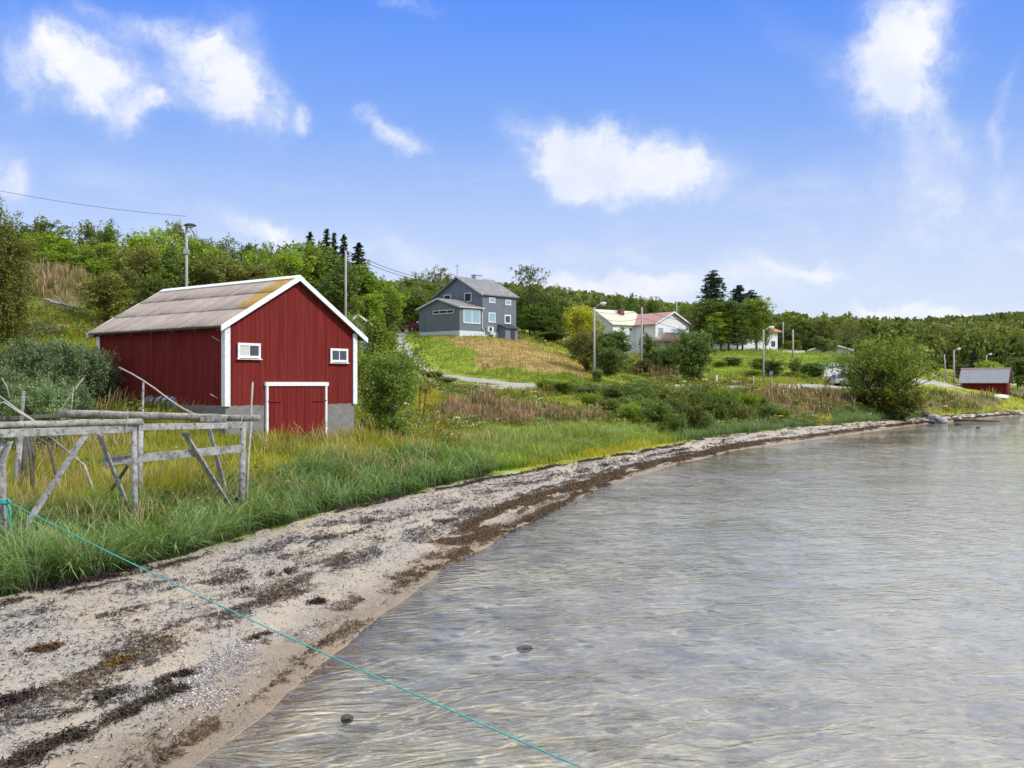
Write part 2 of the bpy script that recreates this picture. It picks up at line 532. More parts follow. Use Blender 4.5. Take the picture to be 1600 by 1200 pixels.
M = dict(
    white=surf('white_paint', (.74, .76, .78), .5, .10, 3, .002, 30, grime=((.38, .36, .32), .55)),
    white_clean=surf('white_wall_paint', (.72, .74, .77), .55, .08, 1.2, .002, 25),
    concrete=surf('concrete', (.225, .22, .215), .9, .35, 2.2, .012, 18, grime=((.12, .12, .11), .6), stretch=(1, 1, 2)),
    fiber=surf('fiber_cement', (.36, .33, .30), .85, .3, 1.5, .004, 60, stretch=(1, 1, 1), grime=((.16, .145, .13), .6)),
    timber=surf('weathered_timber', (.42, .42, .41), .9, .62, 3.2, .015, 30, stretch=(1, 1, 1), grime=((.06, .055, .045), .95)),
    timber_dark=surf('damp_timber', (.13, .12, .105), .9, .5, 8, .006, 50, grime=((.05, .045, .04), .8)),
    log=surf('lichened_log', (.42, .41, .37), .9, .45, 3.6, .015, 30, grime=((.06, .055, .045), .9), col2=(.15, .14, .11)),
    bark=surf('grey_bark', (.13, .115, .10), .9, .5, 7, .01, 30),
    birch=surf('birch_bark', (.42, .40, .37), .8, .5, 5, .006, 30, grime=((.06, .055, .05), .8)),
    dead=surf('bleached_branch', (.45, .43, .40), .85, .4, 8, .004, 40),
    galv=surf('galvanised_steel', (.42, .43, .44), .5, .2, 6, 0, metal=.5),
    polewood=surf('grey_pole_wood', (.40, .40, .385), .8, .3, 4, .004, 40, stretch=(1, 1, .2)),
    lampshell=surf('lamp_shell', (.68, .69, .70), .4, .1, 6),
    darkmetal=surf('dark_metal', (.045, .047, .05), .5, .2, 6),
    greywall=surf('slate_blue_cladding', (.165, .198, .235), .7, .2, 1.5, .002, 30),
    greywall_dark=surf('slate_dark_cladding', (.13, .16, .195), .7, .2, 1.5, .002, 30),
    slate=surf('slate_roof', (.24, .24, .245), .75, .55, 1.6, .02, 12, col2=(.10, .098, .095), grime=((.36, .35, .33), .6), stretch=(1, 1, 1.6)),
    paleplinth=surf('pale_plinth', (.55, .60, .66), .8, .1, 2),
    creamroof=surf('cream_metal_roof', (.55, .53, .40), .5, .15, 2),
    redtile=surf('faded_red_tiles', (.46, .25, .22), .8, .3, 5, .01, 20),
    orangetile=surf('orange_tiles', (.48, .22, .13), .8, .3, 5, .01, 20),
    brick=surf('chimney_brick', (.20, .09, .07), .9, .4, 9, .01, 30),
    pinkwood=surf('pinkish_balcony_wood', (.48, .34, .28), .7, .2, 5),
    palewall=surf('pale_grey_wall', (.52, .53, .55), .7, .12, 2),
    greyroof=surf('grey_metal_roof', (.29, .30, .315), .45, .25, 2.5, .002, 20, metal=.3),
    blueroof=surf('pale_blue_roof', (.42, .56, .70), .5, .15, 3),
    gravel=None,
    glass=glass_mat('window_glass'),
    glass_sky=glass_mat('bright_window_glass', (.22, .36, .45), .08),
    curtain=surf('pale_curtain', (.55, .55, .52), .8, .15, 8),
    rope=surf('turquoise_rope', (.05, .42, .38), .6, .2, 30, .002, 200),
    blackrub=surf('black_rubber', (.02, .02, .02), .8, .2, 6),
    plastic=surf('grey_plastic', (.34, .37, .42), .45, .2, 3),
    bluepl=surf('blue_grey_plastic', (.13, .18, .25), .5, .25, 3),
    red_plain=surf('old_red_paint', (.15, .018, .017), .75, .2, 4),
    redcar=surf('red_car_paint', (.22, .012, .018), .22, .1, 2, spec=.6),
    silvercar=surf('silver_car_paint', (.50, .53, .56), .28, .08, 2, metal=.4, spec=.6),
    rock=surf('pale_grey_rock', (.40, .41, .43), .9, .4, 2.5, .03, 8, grime=((.15, .15, .15), .6)),
    darkrock=surf('wet_dark_rock', (.085, .068, .045), .6, .5, 4, .02, 14),
    wire=surf('power_wire', (.05, .05, .055), .6, .1, 4),
    rusty=surf('rusty_dock_seed', (.17, .06, .025), .9, .4, 12),
    signblue=surf('blue_sign', (.13, .20, .30), .5, .1, 5),
)


def board_mat(name, col, col2):
    """painted vertical boards: each board its own shade through the board attribute, flaking specks"""
    m, t, out = new_mat(name)
    tcd = t.n('ShaderNodeTexCoord')
    a = t.n('ShaderNodeAttribute', attribute_name='tint')
    f = t.ramp(t.noise(t.vmath('MULTIPLY', tcd.outputs['Object'], (1, 1, .3)), 2.2, 6, .65), [(.3, 0), (.7, 1)])
    c = t.mix(f, rgba(col), rgba(col2))
    c = t.mix(1.0, c, a.outputs['Color'], 'MULTIPLY')
    fade_ = t.ramp(t.noise(t.vmath('MULTIPLY', tcd.outputs['Object'], (5, 5, .35)), 1.0, 5, .7), [(.46, 0), (.70, 1)])
    c = t.mix(t.math('MULTIPLY', fade_, .22), c, (.27, .075, .062, 1))
    fl = t.ramp(t.noise(tcd.outputs['Object'], 26, 3, .7), [(.74, 0), (.78, 1)])
    c = t.mix(t.math('MULTIPLY', fl, .25), c, (.45, .38, .34, 1))
    st = t.ramp(t.noise(t.vmath('MULTIPLY', tcd.outputs['Object'], (14, 14, .8)), 1.0, 4, .7), [(.5, 0), (.75, 1)])
    c = t.mix(t.math('MULTIPLY', st, .35), c, (.10, .028, .022, 1))
    p = t.n('ShaderNodeBsdfPrincipled')
    t.put(p, 'Base Color', c)
    p.inputs['Roughness'].default_value = .85
    p.inputs['Specular IOR Level'].default_value = .08
    b = t.n('ShaderNodeBump'); b.inputs['Distance'].default_value = .003
    t.put(b, 'Height', t.noise(t.vmath('MULTIPLY', tcd.outputs['Object'], (8, 8, .6)), 9.0, 4, .6))
    t.put(p, 'Normal', b.outputs[0])
    t.t.links.new(p.outputs[0], out.inputs[0])
    return m


M['red'] = board_mat('falu_red_boards', (.166, .021, .019), (.138, .0175, .016))
M['red_old'] = board_mat('old_red_boards', (.145, .016, .016), (.115, .012, .012))


def roof_mat():
    m, t, out = new_mat('mossy_corrugated_sheet')
    tcd = t.n('ShaderNodeTexCoord')
    P = tcd.outputs['Object']
    f = t.ramp(t.noise(P, 1.1, 6, .65), [(.3, 0), (.7, 1)])
    c = t.mix(f, (.37, .315, .275, 1), (.27, .225, .195, 1))
    g = t.ramp(t.noise(P, 9, 6, .7), [(.48, 0), (.66, 1)])
    c = t.mix(t.math('MULTIPLY', g, .45), c, (.17, .15, .13, 1))
    ta = t.n('ShaderNodeAttribute', attribute_name='tint')
    c = t.mix(1.0, c, ta.outputs['Color'], 'MULTIPLY')
    sp = t.n('ShaderNodeSeparateXYZ'); t.put(sp, 0, P)
    # orange lichen patch by the front verge, and lichen spots elsewhere
    near = t.sstep(sp.outputs[1], 1.9, -.3)
    hi = t.math('MULTIPLY', t.sstep(sp.outputs[0], .3, 1.6), t.sstep(sp.outputs[0], 3.7, 3.1))
    mo = t.math('MULTIPLY', t.math('MULTIPLY', near, hi), t.math('ADD', t.noise(P, 3.3, 6, .7), .42))
    mo = t.math('MULTIPLY', t.ramp(mo, [(.30, 0), (.48, 1)]), t.ramp(t.noise(P, 5, 6, .75), [(.34, .0), (.48, 1)]))
    c = t.mix(mo, c, t.mix(t.noise(P, 14, 4), (.44, .23, .02, 1), (.22, .17, .03, 1)))
    p = t.n('ShaderNodeBsdfPrincipled')
    t.put(p, 'Base Color', c)
    p.inputs['Roughness'].default_value = .88
    b = t.n('ShaderNodeBump'); b.inputs['Distance'].default_value = .008
    t.put(b, 'Height', t.noise(P, 30, 5, .7)); t.put(p, 'Normal', b.outputs[0])
    t.t.links.new(p.outputs[0], out.inputs[0])
    return m


M['roofsheet'] = roof_mat()


def gravel_mat():
    m, t, out = new_mat('grey_gravel')
    g = t.n('ShaderNodeNewGeometry')
    P = g.outputs['Position']
    c = t.mix(t.ramp(t.noise(P, 1.3, 6, .65), [(.3, 0), (.7, 1)]), (.34, .315, .28, 1), (.23, .21, .185, 1))
    c = t.mix(t.ramp(t.noise(P, 14, 4, .7), [(.4, 0), (.62, .8)]), c, (.40, .375, .34, 1))
    p = t.n('ShaderNodeBsdfPrincipled'); t.put(p, 'Base Color', c); p.inputs['Roughness'].default_value = .95
    b = t.n('ShaderNodeBump'); b.inputs['Distance'].default_value = .05
    t.put(b, 'Height', t.noise(P, 7, 5, .7)); t.put(p, 'Normal', b.outputs[0])
    t.t.links.new(p.outputs[0], out.inputs[0])
    return m


M['gravel'] = gravel_mat()


def ground_mat():
    m, t, out = new_mat('grassy_ground')
    a = t.n('ShaderNodeAttribute', attribute_name='tint')
    g = t.n('ShaderNodeNewGeometry')
    P = g.outputs['Position']
    f = t.noise(P, 1.6, 6, .7)
    f2 = t.noise(P, .22, 4, .6)
    f3 = t.noise(P, 9.0, 4, .7)
    k = t.math('ADD', t.math('ADD', t.math('MULTIPLY', f, .75), t.math('MULTIPLY', f2, .6)), t.math('MULTIPLY', f3, .7))
    c = t.vmath('SCALE', a.outputs['Color'])
    c.node.inputs['Scale'].default_value = 1
    t.put(c.node, 'Scale', t.ramp(k, [(.62, .45), (1.0, 1.0), (1.4, 1.7)]))
    p = t.n('ShaderNodeBsdfPrincipled'); t.put(p, 'Base Color', c); p.inputs['Roughness'].default_value = .95
    p.inputs['Specular IOR Level'].default_value = .1
    b = t.n('ShaderNodeBump'); b.inputs['Distance'].default_value = .25
    t.put(b, 'Height', t.math('ADD', f, t.math('MULTIPLY', f3, .4))); t.put(p, 'Normal', b.outputs[0])
    t.t.links.new(p.outputs[0], out.inputs[0])
    return m


def beach_mat():
    m, t, out = new_mat('shell_sand')
    g = t.n('ShaderNodeNewGeometry')
    P = g.outputs['Position']
    s = t.n('ShaderNodeAttribute', attribute_name='shore').outputs['Fac']
    bands = t.noise(P, .55, 5, .6)
    sand = t.mix(t.ramp(bands, [(.35, 0), (.62, 1)]), (.46, .38, .275, 1), (.37, .325, .265, 1))
    # coarse shell grit higher up
    grit = t.ramp(t.noise(P, 34, 3, .8), [(.36, 0), (.5, .5), (.64, 1)])
    gritc = t.mix(grit, (.12, .105, .09, 1), (.50, .465, .41, 1))
    gm = t.math('MULTIPLY', t.ramp(t.noise(P, .9, 5, .65), [(.36, 0), (.58, 1)]), .8)
    c = t.mix(gm, sand, gritc)
    vo = t.n('ShaderNodeTexVoronoi'); t.put(vo, 'Vector', P); vo.inputs['Scale'].default_value = 22
    sh = t.ramp(vo.outputs['Distance'], [(.10, 1), (.2, 0)])
    pick = t.ramp(t.n('ShaderNodeSeparateColor', ins={0: vo.outputs['Color']}).outputs[0], [(.80, 0), (.84, 1)])
    c = t.mix(t.math('MULTIPLY', sh, t.math('MULTIPLY', pick, .6)), c, (.72, .70, .70, 1))
    pick2 = t.ramp(t.n('ShaderNodeSeparateColor', ins={0: vo.outputs['Color']}).outputs[1], [(.74, 0), (.78, 1)])
    c = t.mix(t.math('MULTIPLY', t.math('MULTIPLY', sh, pick2), .8), c, (.10, .09, .14, 1))
    # wet sand by the water's edge
    wet = t.sstep(t.math('ADD', s, t.math('MULTIPLY', t.noise(P, .8, 4), .20)), .36, .14)
    c = t.mix(t.math('MULTIPLY', wet, .85), c, t.mix(1.0, c, (.62, .52, .39, 1), 'MULTIPLY'))
    p = t.n('ShaderNodeBsdfPrincipled'); t.put(p, 'Base Color', c)
    t.put(p, 'Roughness', t.math('SUBTRACT', .95, t.math('MULTIPLY', wet, .45)))
    p.inputs['Specular IOR Level'].default_value = .25
    b = t.n('ShaderNodeBump'); b.inputs['Distance'].default_value = .03
    t.put(b, 'Height', t.math('ADD', t.noise(P, 14, 5, .7), t.math('MULTIPLY', t.noise(P, 60, 3, .7), .4))); t.put(p, 'Normal', b.outputs[0])
    t.t.links.new(p.outputs[0], out.inputs[0])
    return m


def seabed_mat():
    m, t, out = new_mat('stony_seabed')
    g = t.n('ShaderNodeNewGeometry')
    P = g.outputs['Position']
    c = t.mix(t.ramp(t.noise(P, .5, 5, .6), [(.38, 0), (.62, 1)]), (.78, .71, .56, 1), (.42, .36, .26, 1))
    vo = t.n('ShaderNodeTexVoronoi'); t.put(vo, 'Vector', t.vmath('ADD', P, t.vmath('MULTIPLY', t.noise(P, 3, 3, out=1), (.2, .2, .2)))); vo.inputs['Scale'].default_value = 2.7
    sc = t.n('ShaderNodeSeparateColor', ins={0: vo.outputs['Color']})
    stone = t.ramp(vo.outputs['Distance'], [(.26, 1), (.42, 0)])
    c = t.mix(t.math('MULTIPLY', stone, t.ramp(sc.outputs[0], [(.35, 0), (.5, .9)])), c, t.mix(sc.outputs[1], (.58, .56, .50, 1), (.14, .13, .10, 1)))
    weed = t.ramp(t.noise(P, .8, 6, .7), [(.50, 0), (.62, 1)])
    c = t.mix(t.math('MULTIPLY', weed, .65), c, (.17, .13, .06, 1))
    s = t.n('ShaderNodeAttribute', attribute_name='shore').outputs['Fac']
    c = t.mix(t.sstep(t.math('ADD', s, t.math('MULTIPLY', t.noise(P, 1.1, 4), .8)), -.4, .3), c, t.mix(t.noise(P, 9, 4, .7), (.33, .26, .17, 1), (.21, .16, .10, 1)))
    p = t.n('ShaderNodeBsdfPrincipled'); t.put(p, 'Base Color', c); p.inputs['Roughness'].default_value = .9
    t.t.links.new(p.outputs[0], out.inputs[0])
    return m


def water_mat():
    m, t, out = new_mat('clear_rippled_water')
    g = t.n('ShaderNodeNewGeometry')
    P = g.outputs['Position']
    rot = t.n('ShaderNodeVectorRotate', rotation_type='Z_AXIS')
    t.put(rot, 'Vector', P); rot.inputs['Angle'].default_value = R(-18)
    Q = rot.outputs[0]
    # short sharp wavelets in several sizes over a slow swell, plus gusts that roughen patches
    def ridge(vec, scale, dist, det=2):
        q = t.noise(vec, scale, det, .5, dist)
        return t.math('POWER', t.math('SUBTRACT', 1.0, t.math('ABSOLUTE', t.math('SUBTRACT', t.math('MULTIPLY', q, 2.0), 1.0))), 3.2)
    a = t.noise(t.vmath('MULTIPLY', Q, (.6, 1.15, 1)), 1.1, 3, .5, .6)
    b_ = ridge(t.vmath('MULTIPLY', Q, (.55, 1.15, 1)), 1.7, .9)
    d_ = ridge(t.vmath('MULTIPLY', P, (.6, 1.25, 1)), 4.6, .8)
    c_ = t.noise(t.vmath('MULTIPLY', P, (.8, 1.3, 1)), 11.0, 2, .5, .4)
    gust = t.ramp(t.noise(t.vmath('MULTIPLY', Q, (.5, 1.2, 1)), .11, 4, .6), [(.38, .35), (.62, 1.65)])
    h = t.math('ADD', t.math('ADD', t.math('MULTIPLY', a, .020), t.math('MULTIPLY', b_, .034)), t.math('ADD', t.math('MULTIPLY', d_, .0085), t.math('MULTIPLY', c_, .0014)))
    h = t.math('MULTIPLY', t.math('MULTIPLY', h, gust), .46)
    b = t.n('ShaderNodeBump'); b.inputs['Distance'].default_value = 1.0; b.inputs['Strength'].default_value = 1.0
    t.put(b, 'Height', h)
    fr = t.n('ShaderNodeFresnel'); fr.inputs['IOR'].default_value = 1.38; t.put(fr, 'Normal', b.outputs[0])
    gl = t.n('ShaderNodeBsdfGlossy'); gl.inputs['Roughness'].default_value = .025; t.put(gl, 'Normal', b.outputs[0])
    gl.inputs['Color'].default_value = (.99, .965, .91, 1)
    tr = t.n('ShaderNodeBsdfTransparent'); tr.inputs['Color'].default_value = (.97, .965, .92, 1)
    mk = t.n('ShaderNodeBsdfDiffuse'); mk.inputs['Color'].default_value = (.66, .63, .53, 1)
    sh = t.n('ShaderNodeAttribute', attribute_name='shore').outputs['Fac']   # metres from the waterline: the deeper the murkier
    body = t.n('ShaderNodeMixShader'); t.put(body, 0, t.math('MULTIPLY', t.sstep(sh, -.3, -14.0), .38))
    t.t.links.new(tr.outputs[0], body.inputs[1]); t.t.links.new(mk.outputs[0], body.inputs[2])
    mx = t.n('ShaderNodeMixShader'); t.put(mx, 0, fr.outputs[0])
    t.t.links.new(body.outputs[0], mx.inputs[1]); t.t.links.new(gl.outputs[0], mx.inputs[2])
    t.t.links.new(mx.outputs[0], out.inputs[0])
    return m


# ------------------------------------------------------------------ what grows where (regions of the plan, bounded along sight lines)
def poly_in(u, v, poly):
    c = np.zeros(u.shape, bool)
    n = len(poly); j = n - 1
    for i in range(n):
        xi, yi = poly[i]; xj, yj = poly[j]
        if yi != yj:
            c ^= ((yi > v) != (yj > v)) & (u < (xj - xi) * (v - yi) / (yj - yi) + xi)
        j = i
    return c


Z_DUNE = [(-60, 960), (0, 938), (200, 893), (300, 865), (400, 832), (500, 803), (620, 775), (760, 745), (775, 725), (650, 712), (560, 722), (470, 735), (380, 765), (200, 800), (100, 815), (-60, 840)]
Z_DUNE2 = [(1050, 690), (1060, 668), (1130, 650), (1230, 652), (1290, 668), (1200, 682), (1100, 687)]
Z_DUNE3 = [(1290, 668), (1310, 640), (1440, 640), (1450, 655), (1380, 660)]
Z_LIGHT = [(740, 735), (700, 690), (780, 675), (900, 665), (1000, 672), (1045, 690), (1040, 697), (900, 722), (800, 740)]
Z_MOSS = [(770, 748), (830, 726), (900, 715), (960, 700), (1045, 690), (1045, 698), (900, 724), (800, 742)]
Z_MOSS2 = [(1290, 668), (1100, 688), (1060, 692), (1200, 672), (1280, 660)]
Z_FIRE = [(680, 668), (676, 640), (720, 628), (850, 640), (960, 655), (1000, 662), (880, 668), (800, 672)]
Z_FIRE2 = [(1110, 640), (1140, 612), (1330, 618), (1340, 640), (1260, 655), (1180, 650)]
Z_FIRE3 = [(1440, 640), (1442, 612), (1500, 610), (1560, 622), (1580, 632), (1520, 640)]
Z_FIRE4 = [(990, 572), (1040, 562), (1075, 590), (1060, 600), (1000, 588)]
Z_FIRE5 = [(35, 470), (40, 425), (90, 430), (140, 432), (140, 478), (90, 482)]
Z_LAWN = [(632, 524), (672, 527), (740, 545), (742, 575), (700, 590), (672, 572), (650, 555)]
Z_LAWN2 = [(1110, 590), (1105, 550), (1215, 548), (1330, 556), (1330, 590), (1240, 585)]
Z_LAWN3 = [(690, 596), (730, 583), (800, 574), (920, 590), (1010, 604), (820, 606)]
Z_MOWN = [(672, 527), (720, 529), (810, 532), (880, 556), (930, 590), (850, 582), (790, 572), (742, 575), (740, 548)]
Z_YEL = [(560, 720), (560, 680), (640, 640), (640, 610), (690, 606), (680, 668), (860, 668), (760, 690), (660, 705)]


def uv_of(x, y, z, jit=0.0):
    yy = np.maximum(y, 1.0)
    u = 800 + F * x / yy; v = 600 + F * (CZ - z) / yy
    if jit:
        u = u + (fbm(x * .5, y * .5, 41, 3) - .5) * jit * 2; v = v + (fbm(x * .5, y * .5, 77, 3) - .5) * jit * .7
    return u, v


C_BASE = np.array((.105, .145, .024)); C_YEL = np.array((.27, .26, .028)); C_GRN = np.array((.17, .25, .034))
C_LAWN = np.array((.165, .215, .026)); C_MOWN = np.array((.29, .215, .085)); C_MOSS = np.array((.26, .25, .028)); C_FIRE = np.array((.13, .115, .045))


def zone_colour(x, y, z):
    u, v = uv_of(x, y, z, 14)
    n = fbm(x * .12, y * .12, 21, 4)[:, None]
    c = C_BASE * (1 - n) + C_YEL * n * .9
    hill = sm(z, 6, 11)[:, None]
    c = c * (1 - hill) + np.array((.15, .155, .026)) * hill
    for poly, col in ((Z_YEL, C_YEL), (Z_LIGHT, C_GRN * 1.2), (Z_LAWN, C_LAWN), (Z_LAWN2, C_LAWN), (Z_LAWN3, C_LAWN * .8), (Z_MOWN, C_MOWN), (Z_MOSS, C_MOSS), (Z_MOSS2, C_MOSS * .8),
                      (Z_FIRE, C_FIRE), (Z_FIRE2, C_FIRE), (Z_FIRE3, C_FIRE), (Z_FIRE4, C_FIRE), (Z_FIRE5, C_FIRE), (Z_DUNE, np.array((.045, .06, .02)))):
        k = poly_in(u, v, poly)
        c = np.where(k[:, None], col, c)
    return c


# ------------------------------------------------------------------ the sheet of land, beach and seabed
th = np.radians(np.r_[np.arange(-75, -30, 1.0), np.arange(-30, 30, .11), np.arange(30, 75.1, 1.0)])
rr = np.r_[np.geomspace(3.5, 9, 20, endpoint=False), np.geomspace(9, 70, 520, endpoint=False), np.geomspace(70, 1800, 270)]
TH, RR = np.meshgrid(th, rr)
GX, GY = (RR * np.sin(TH)).ravel(), (RR * np.cos(TH)).ravel()
GZ, GT = terr(GX, GY, True)
nr, nt_ = RR.shape
idx = np.arange(nr * nt_).reshape(nr, nt_)
Q4 = np.stack([idx[:-1, :-1], idx[:-1, 1:], idx[1:, 1:], idx[1:, :-1]], -1).reshape(-1, 4)
ft = GT[Q4].mean(1)
fcx, fcy = GX[Q4].mean(1), GY[Q4].mean(1)
ft = np.where(ft > .6, ft + (fbm(fcx * 1.6, fcy * 1.6, 71, 3) - .5) * .16, ft)
GC = zone_colour(GX, GY, GZ)


def sub_sheet(name, mask, mat, shore=True):
    q = Q4[mask]
    used = np.unique(q)
    mp = np.full(len(GX), -1, np.int64); mp[used] = np.arange(len(used))
    me = np_mesh(name, np.stack([GX[used], GY[used], GZ[used]], -1), mp[q], mat, True, GC[used])
    if shore:
        a = me.attributes.new('shore', 'FLOAT', 'POINT')
        a.data.foreach_set('value', GT[used].astype(np.float32))
    return tag(link_mesh(name, me, None), kind='structure')


sub_sheet('ground', ft > 1.0, ground_mat())
sub_sheet('beach', (ft <= 1.0) & (ft >= 0), beach_mat())
sub_sheet('seabed', ft < 0, seabed_mat())

# water: one rippled sheet, running a little way up under the sand
wth = np.radians(np.r_[np.arange(-75, -30, 1.5), np.arange(-30, 32, .16), np.arange(32, 75.1, 1.5)])
wr = np.r_[np.geomspace(3.5, 90, 420, endpoint=False), np.geomspace(90, 1500, 60)]
A_, B_ = np.meshgrid(wth, wr)
WX, WY = (B_ * np.sin(A_)).ravel(), (B_ * np.cos(A_)).ravel()
wtt = shore_t(WX, WY)
ws = -shore_s(WX, WY)
fade = np.clip(1.2 - B_.ravel() / 70, 0, 1)
ca, sa = math.cos(R(-18)), math.sin(R(-18))
qx, qy = WX * ca - WY * sa, WX * sa + WY * ca
WZ = ((fbm(qx * .8, qy * 1.8, 61, 3) - .5) * .022 + (fbm(qx * 1.8, qy * 4.2, 62, 2) - .5) * .014) * fade * np.clip(ws / 1.5, .12, 1)
n1_, n2_ = A_.shape
wi = np.arange(n1_ * n2_).reshape(n1_, n2_)
WQ = np.stack([wi[:-1, :-1], wi[:-1, 1:], wi[1:, 1:], wi[1:, :-1]], -1).reshape(-1, 4)
WQ = WQ[(ws[WQ].max(1) > -.6)]
used = np.unique(WQ); mp = np.full(len(WX), -1, np.int64); mp[used] = np.arange(len(used))
wme = np_mesh('water', np.stack([WX[used], WY[used], WZ[used]], -1), mp[WQ], water_mat(), True)
wa = wme.attributes.new('shore', 'FLOAT', 'POINT'); wa.data.foreach_set('value', (-ws[used]).astype(np.float32))
tag(link_mesh('water', wme, None), kind='structure')


def ribbon(name, pts, width, mat, lift=.07, n=160):
    """a road laid over the ground along plan points; width may vary per point"""
    P = np.array(pts, float)
    seg = np.r_[0, np.cumsum(np.hypot(*np.diff(P, axis=0).T))]
    s = np.linspace(0, seg[-1], n)
    # smooth curve through the points
    x = np.interp(s, seg, P[:, 0]); y = np.interp(s, seg, P[:, 1])
    k = np.ones(9) / 9
    xp = np.r_[[x[0]] * 4, x, [x[-1]] * 4]; yp = np.r_[[y[0]] * 4, y, [y[-1]] * 4]
    x, y = np.convolve(xp, k, 'valid'), np.convolve(yp, k, 'valid')
    wv_ = np.interp(s, seg, width if hasattr(width, '__len__') else [width] * len(P))
    dx, dy = np.gradient(x), np.gradient(y)
    l = np.hypot(dx, dy); nx, ny = -dy / l, dx / l
    rows = []
    m = 7
    for k_ in range(m):
        f = (k_ / (m - 1) - .5)
        wob = (fbm(s * .4, s * 0 + k_, 33) - .5) * .5 * (1 if k_ in (0, m - 1) else 0)
        X = x + nx * (f * wv_ + wob); Y = y + ny * (f * wv_ + wob)
        Z = terr(X, Y) + lift - (.12 if k_ in (0, m - 1) else 0)
        rows.append(np.stack([X, Y, Z], -1))
    V = np.stack(rows, 1).reshape(-1, 3)
    ii = np.arange(n * m).reshape(n, m)
    Fq = np.stack([ii[:-1, :-1], ii[:-1, 1:], ii[1:, 1:], ii[1:, :-1]], -1).reshape(-1, 4)
    o = link_mesh(name, np_mesh(name, V, Fq, mat, True), None)
    return tag(o, kind='structure')


def pu(u, Y): return ((u - 800) / F * Y, Y)


ribbon('road', [pu(470, 92), pu(560, 96), pu(680, 99), pu(820, 100), pu(940, 102), pu(1070, 106), pu(1200, 110), pu(1330, 118), pu(1430, 136), pu(1490, 152), pu(1530, 168), pu(1640, 195)], 2.6, M['gravel'])
ribbon('driveway', [pu(850, 101), pu(790, 102), pu(735, 103.5), pu(690, 106), pu(660, 109), pu(643, 114), pu(630, 122), pu(620, 131), pu(618, 139), pu(632, 146)], [1.8, 1.9, 2, 2, 2, 2, 2.1, 2.4, 3.6, 3.6], M['gravel'])
ribbon('path', [pu(1494, 154), pu(1480, 155), pu(1466, 158), pu(1452, 164), pu(1442, 172)], 1.8, M['gravel'])

# ------------------------------------------------------------------ the red boathouse
def boards(name, mat, runs, parent, th=.024, pitch=.11, seed=1, back=True):
    """vertical board cladding as one mesh. runs: (origin, direction, outward normal, length, zbottom, top(s))"""
    rnd = random.Random(seed)
    mb = MB(); tint = []
    for (o, d, nrm, L, zb, top) in runs:
        o, d, nrm = Vector(o), Vector(d), Vector(nrm)
        n = max(1, int(round(L / pitch))); p = L / n
        for i in range(n):
            s0, s1 = i * p + .002, (i + 1) * p - (.009 if rnd.random() < .16 else .002)
            out = nrm * (th + (.007 if i % 2 else 0) + rnd.uniform(-.002, .002))
            a, b = o + d * s0, o + d * s1
            zb_ = zb + rnd.uniform(-.015, .015)
            mb.prism([(a.x, a.y, zb_), (b.x, b.y, zb_), (b.x, b.y, top(s1)), (a.x, a.y, top(s0))], (0, 0, 0), out)
            k = rnd.uniform(.88, 1.08)
            tint += [(k, k * rnd.uniform(.9, 1.05), k * rnd.uniform(.9, 1.05))] * 8
    o = mb.build(name, mat, parent)
    a = o.data.attributes.new('tint', 'FLOAT_COLOR', 'POINT')
    a.data.foreach_set('color', np.c_[np.array(tint), np.ones(len(tint))].astype(np.float32).ravel())
    return o


BA = math.atan2(.777, .63)
BZ = 1.6
barn = tag(empty('boathouse', (-10.92, 39.0, BZ), BA), 'big red board boathouse on a concrete base with a grey corrugated roof, above the beach', 'boathouse')
BW, BL = 6.62, 9.25
FT = 3.44 - BZ; XR = 3.40; ZA = 8.53 - BZ; XE0, ZE0 = -.33, 6.36 - BZ; XE1, ZE1 = 7.08, 6.13 - BZ


def roofz(x): return (ZE0 + (ZA - ZE0) * (x - XE0) / (XR - XE0)) if x < XR else (ZA + (ZE1 - ZA) * (x - XR) / (XE1 - XR))


DX0, DX1, DZ = 1.86, 4.98, 2.52
f = MB()
f.box(.03, .04, -1.0, DX0 + .02, .3, FT).box(DX1 - .02, .04, -1.0, BW - .03, .3, FT).box(.03, .3, -1.2, .3, BL, FT).box(BW - .3, .3, -1.2, BW - .03, BL, FT).box(.3, BL - .3, -1, BW - .3, BL, FT)
f.build('foundation', M['concrete'], barn, bevel=.01)
core = MB()
core.prism([(.05, 0, FT + .02), (BW - .05, 0, FT + .02), (BW - .05, 0, roofz(BW) - .1), (XR, 0, ZA - .1), (.05, 0, roofz(0) - .1)], (0, .05, 0), (0, BL - .05, 0))
wallc = core.build('wall', M['red_old'], barn)
at_ = wallc.data.attributes.new('tint', 'FLOAT_COLOR', 'POINT'); at_.data.foreach_set('color', np.full(len(wallc.data.vertices) * 4, .6, np.float32))
boards('cladding', M['red'], [((0, .05, 0), (1, 0, 0), (0, -1, 0), BW, FT - .06, lambda s: roofz(s) - .06),
                              ((.05, BL - .02, 0), (0, -1, 0), (-1, 0, 0), BL - .06, FT - .06, lambda s: roofz(0) - .08),
                              ((BW - .05, .05, 0), (0, 1, 0), (1, 0, 0), BL - .06, FT - .06, lambda s: roofz(BW) - .08),
                              ((BW, BL - .05, 0), (-1, 0, 0), (0, 1, 0), BW, FT - .06, lambda s: roofz(BW - s) - .06)], wallc, seed=3)
# corner boards
mbs = [MB().box(-.06, -.06, FT - .1, .19, -.012, roofz(0) - .10).box(-.06, -.012, FT - .1, -.012, .17, roofz(0) - .10),
       MB().box(BW - .17, -.06, FT - .1, BW + .06, -.012, roofz(BW) - .06).box(BW + .012, -.012, FT - .1, BW + .06, .17, roofz(BW) - .12),
       MB().box(-.06, BL - .17, FT - .3, -.012, BL + .06, roofz(0) - .10)]
for mb in mbs: mb.build('corner_board', M['white'], barn, bevel=.004)
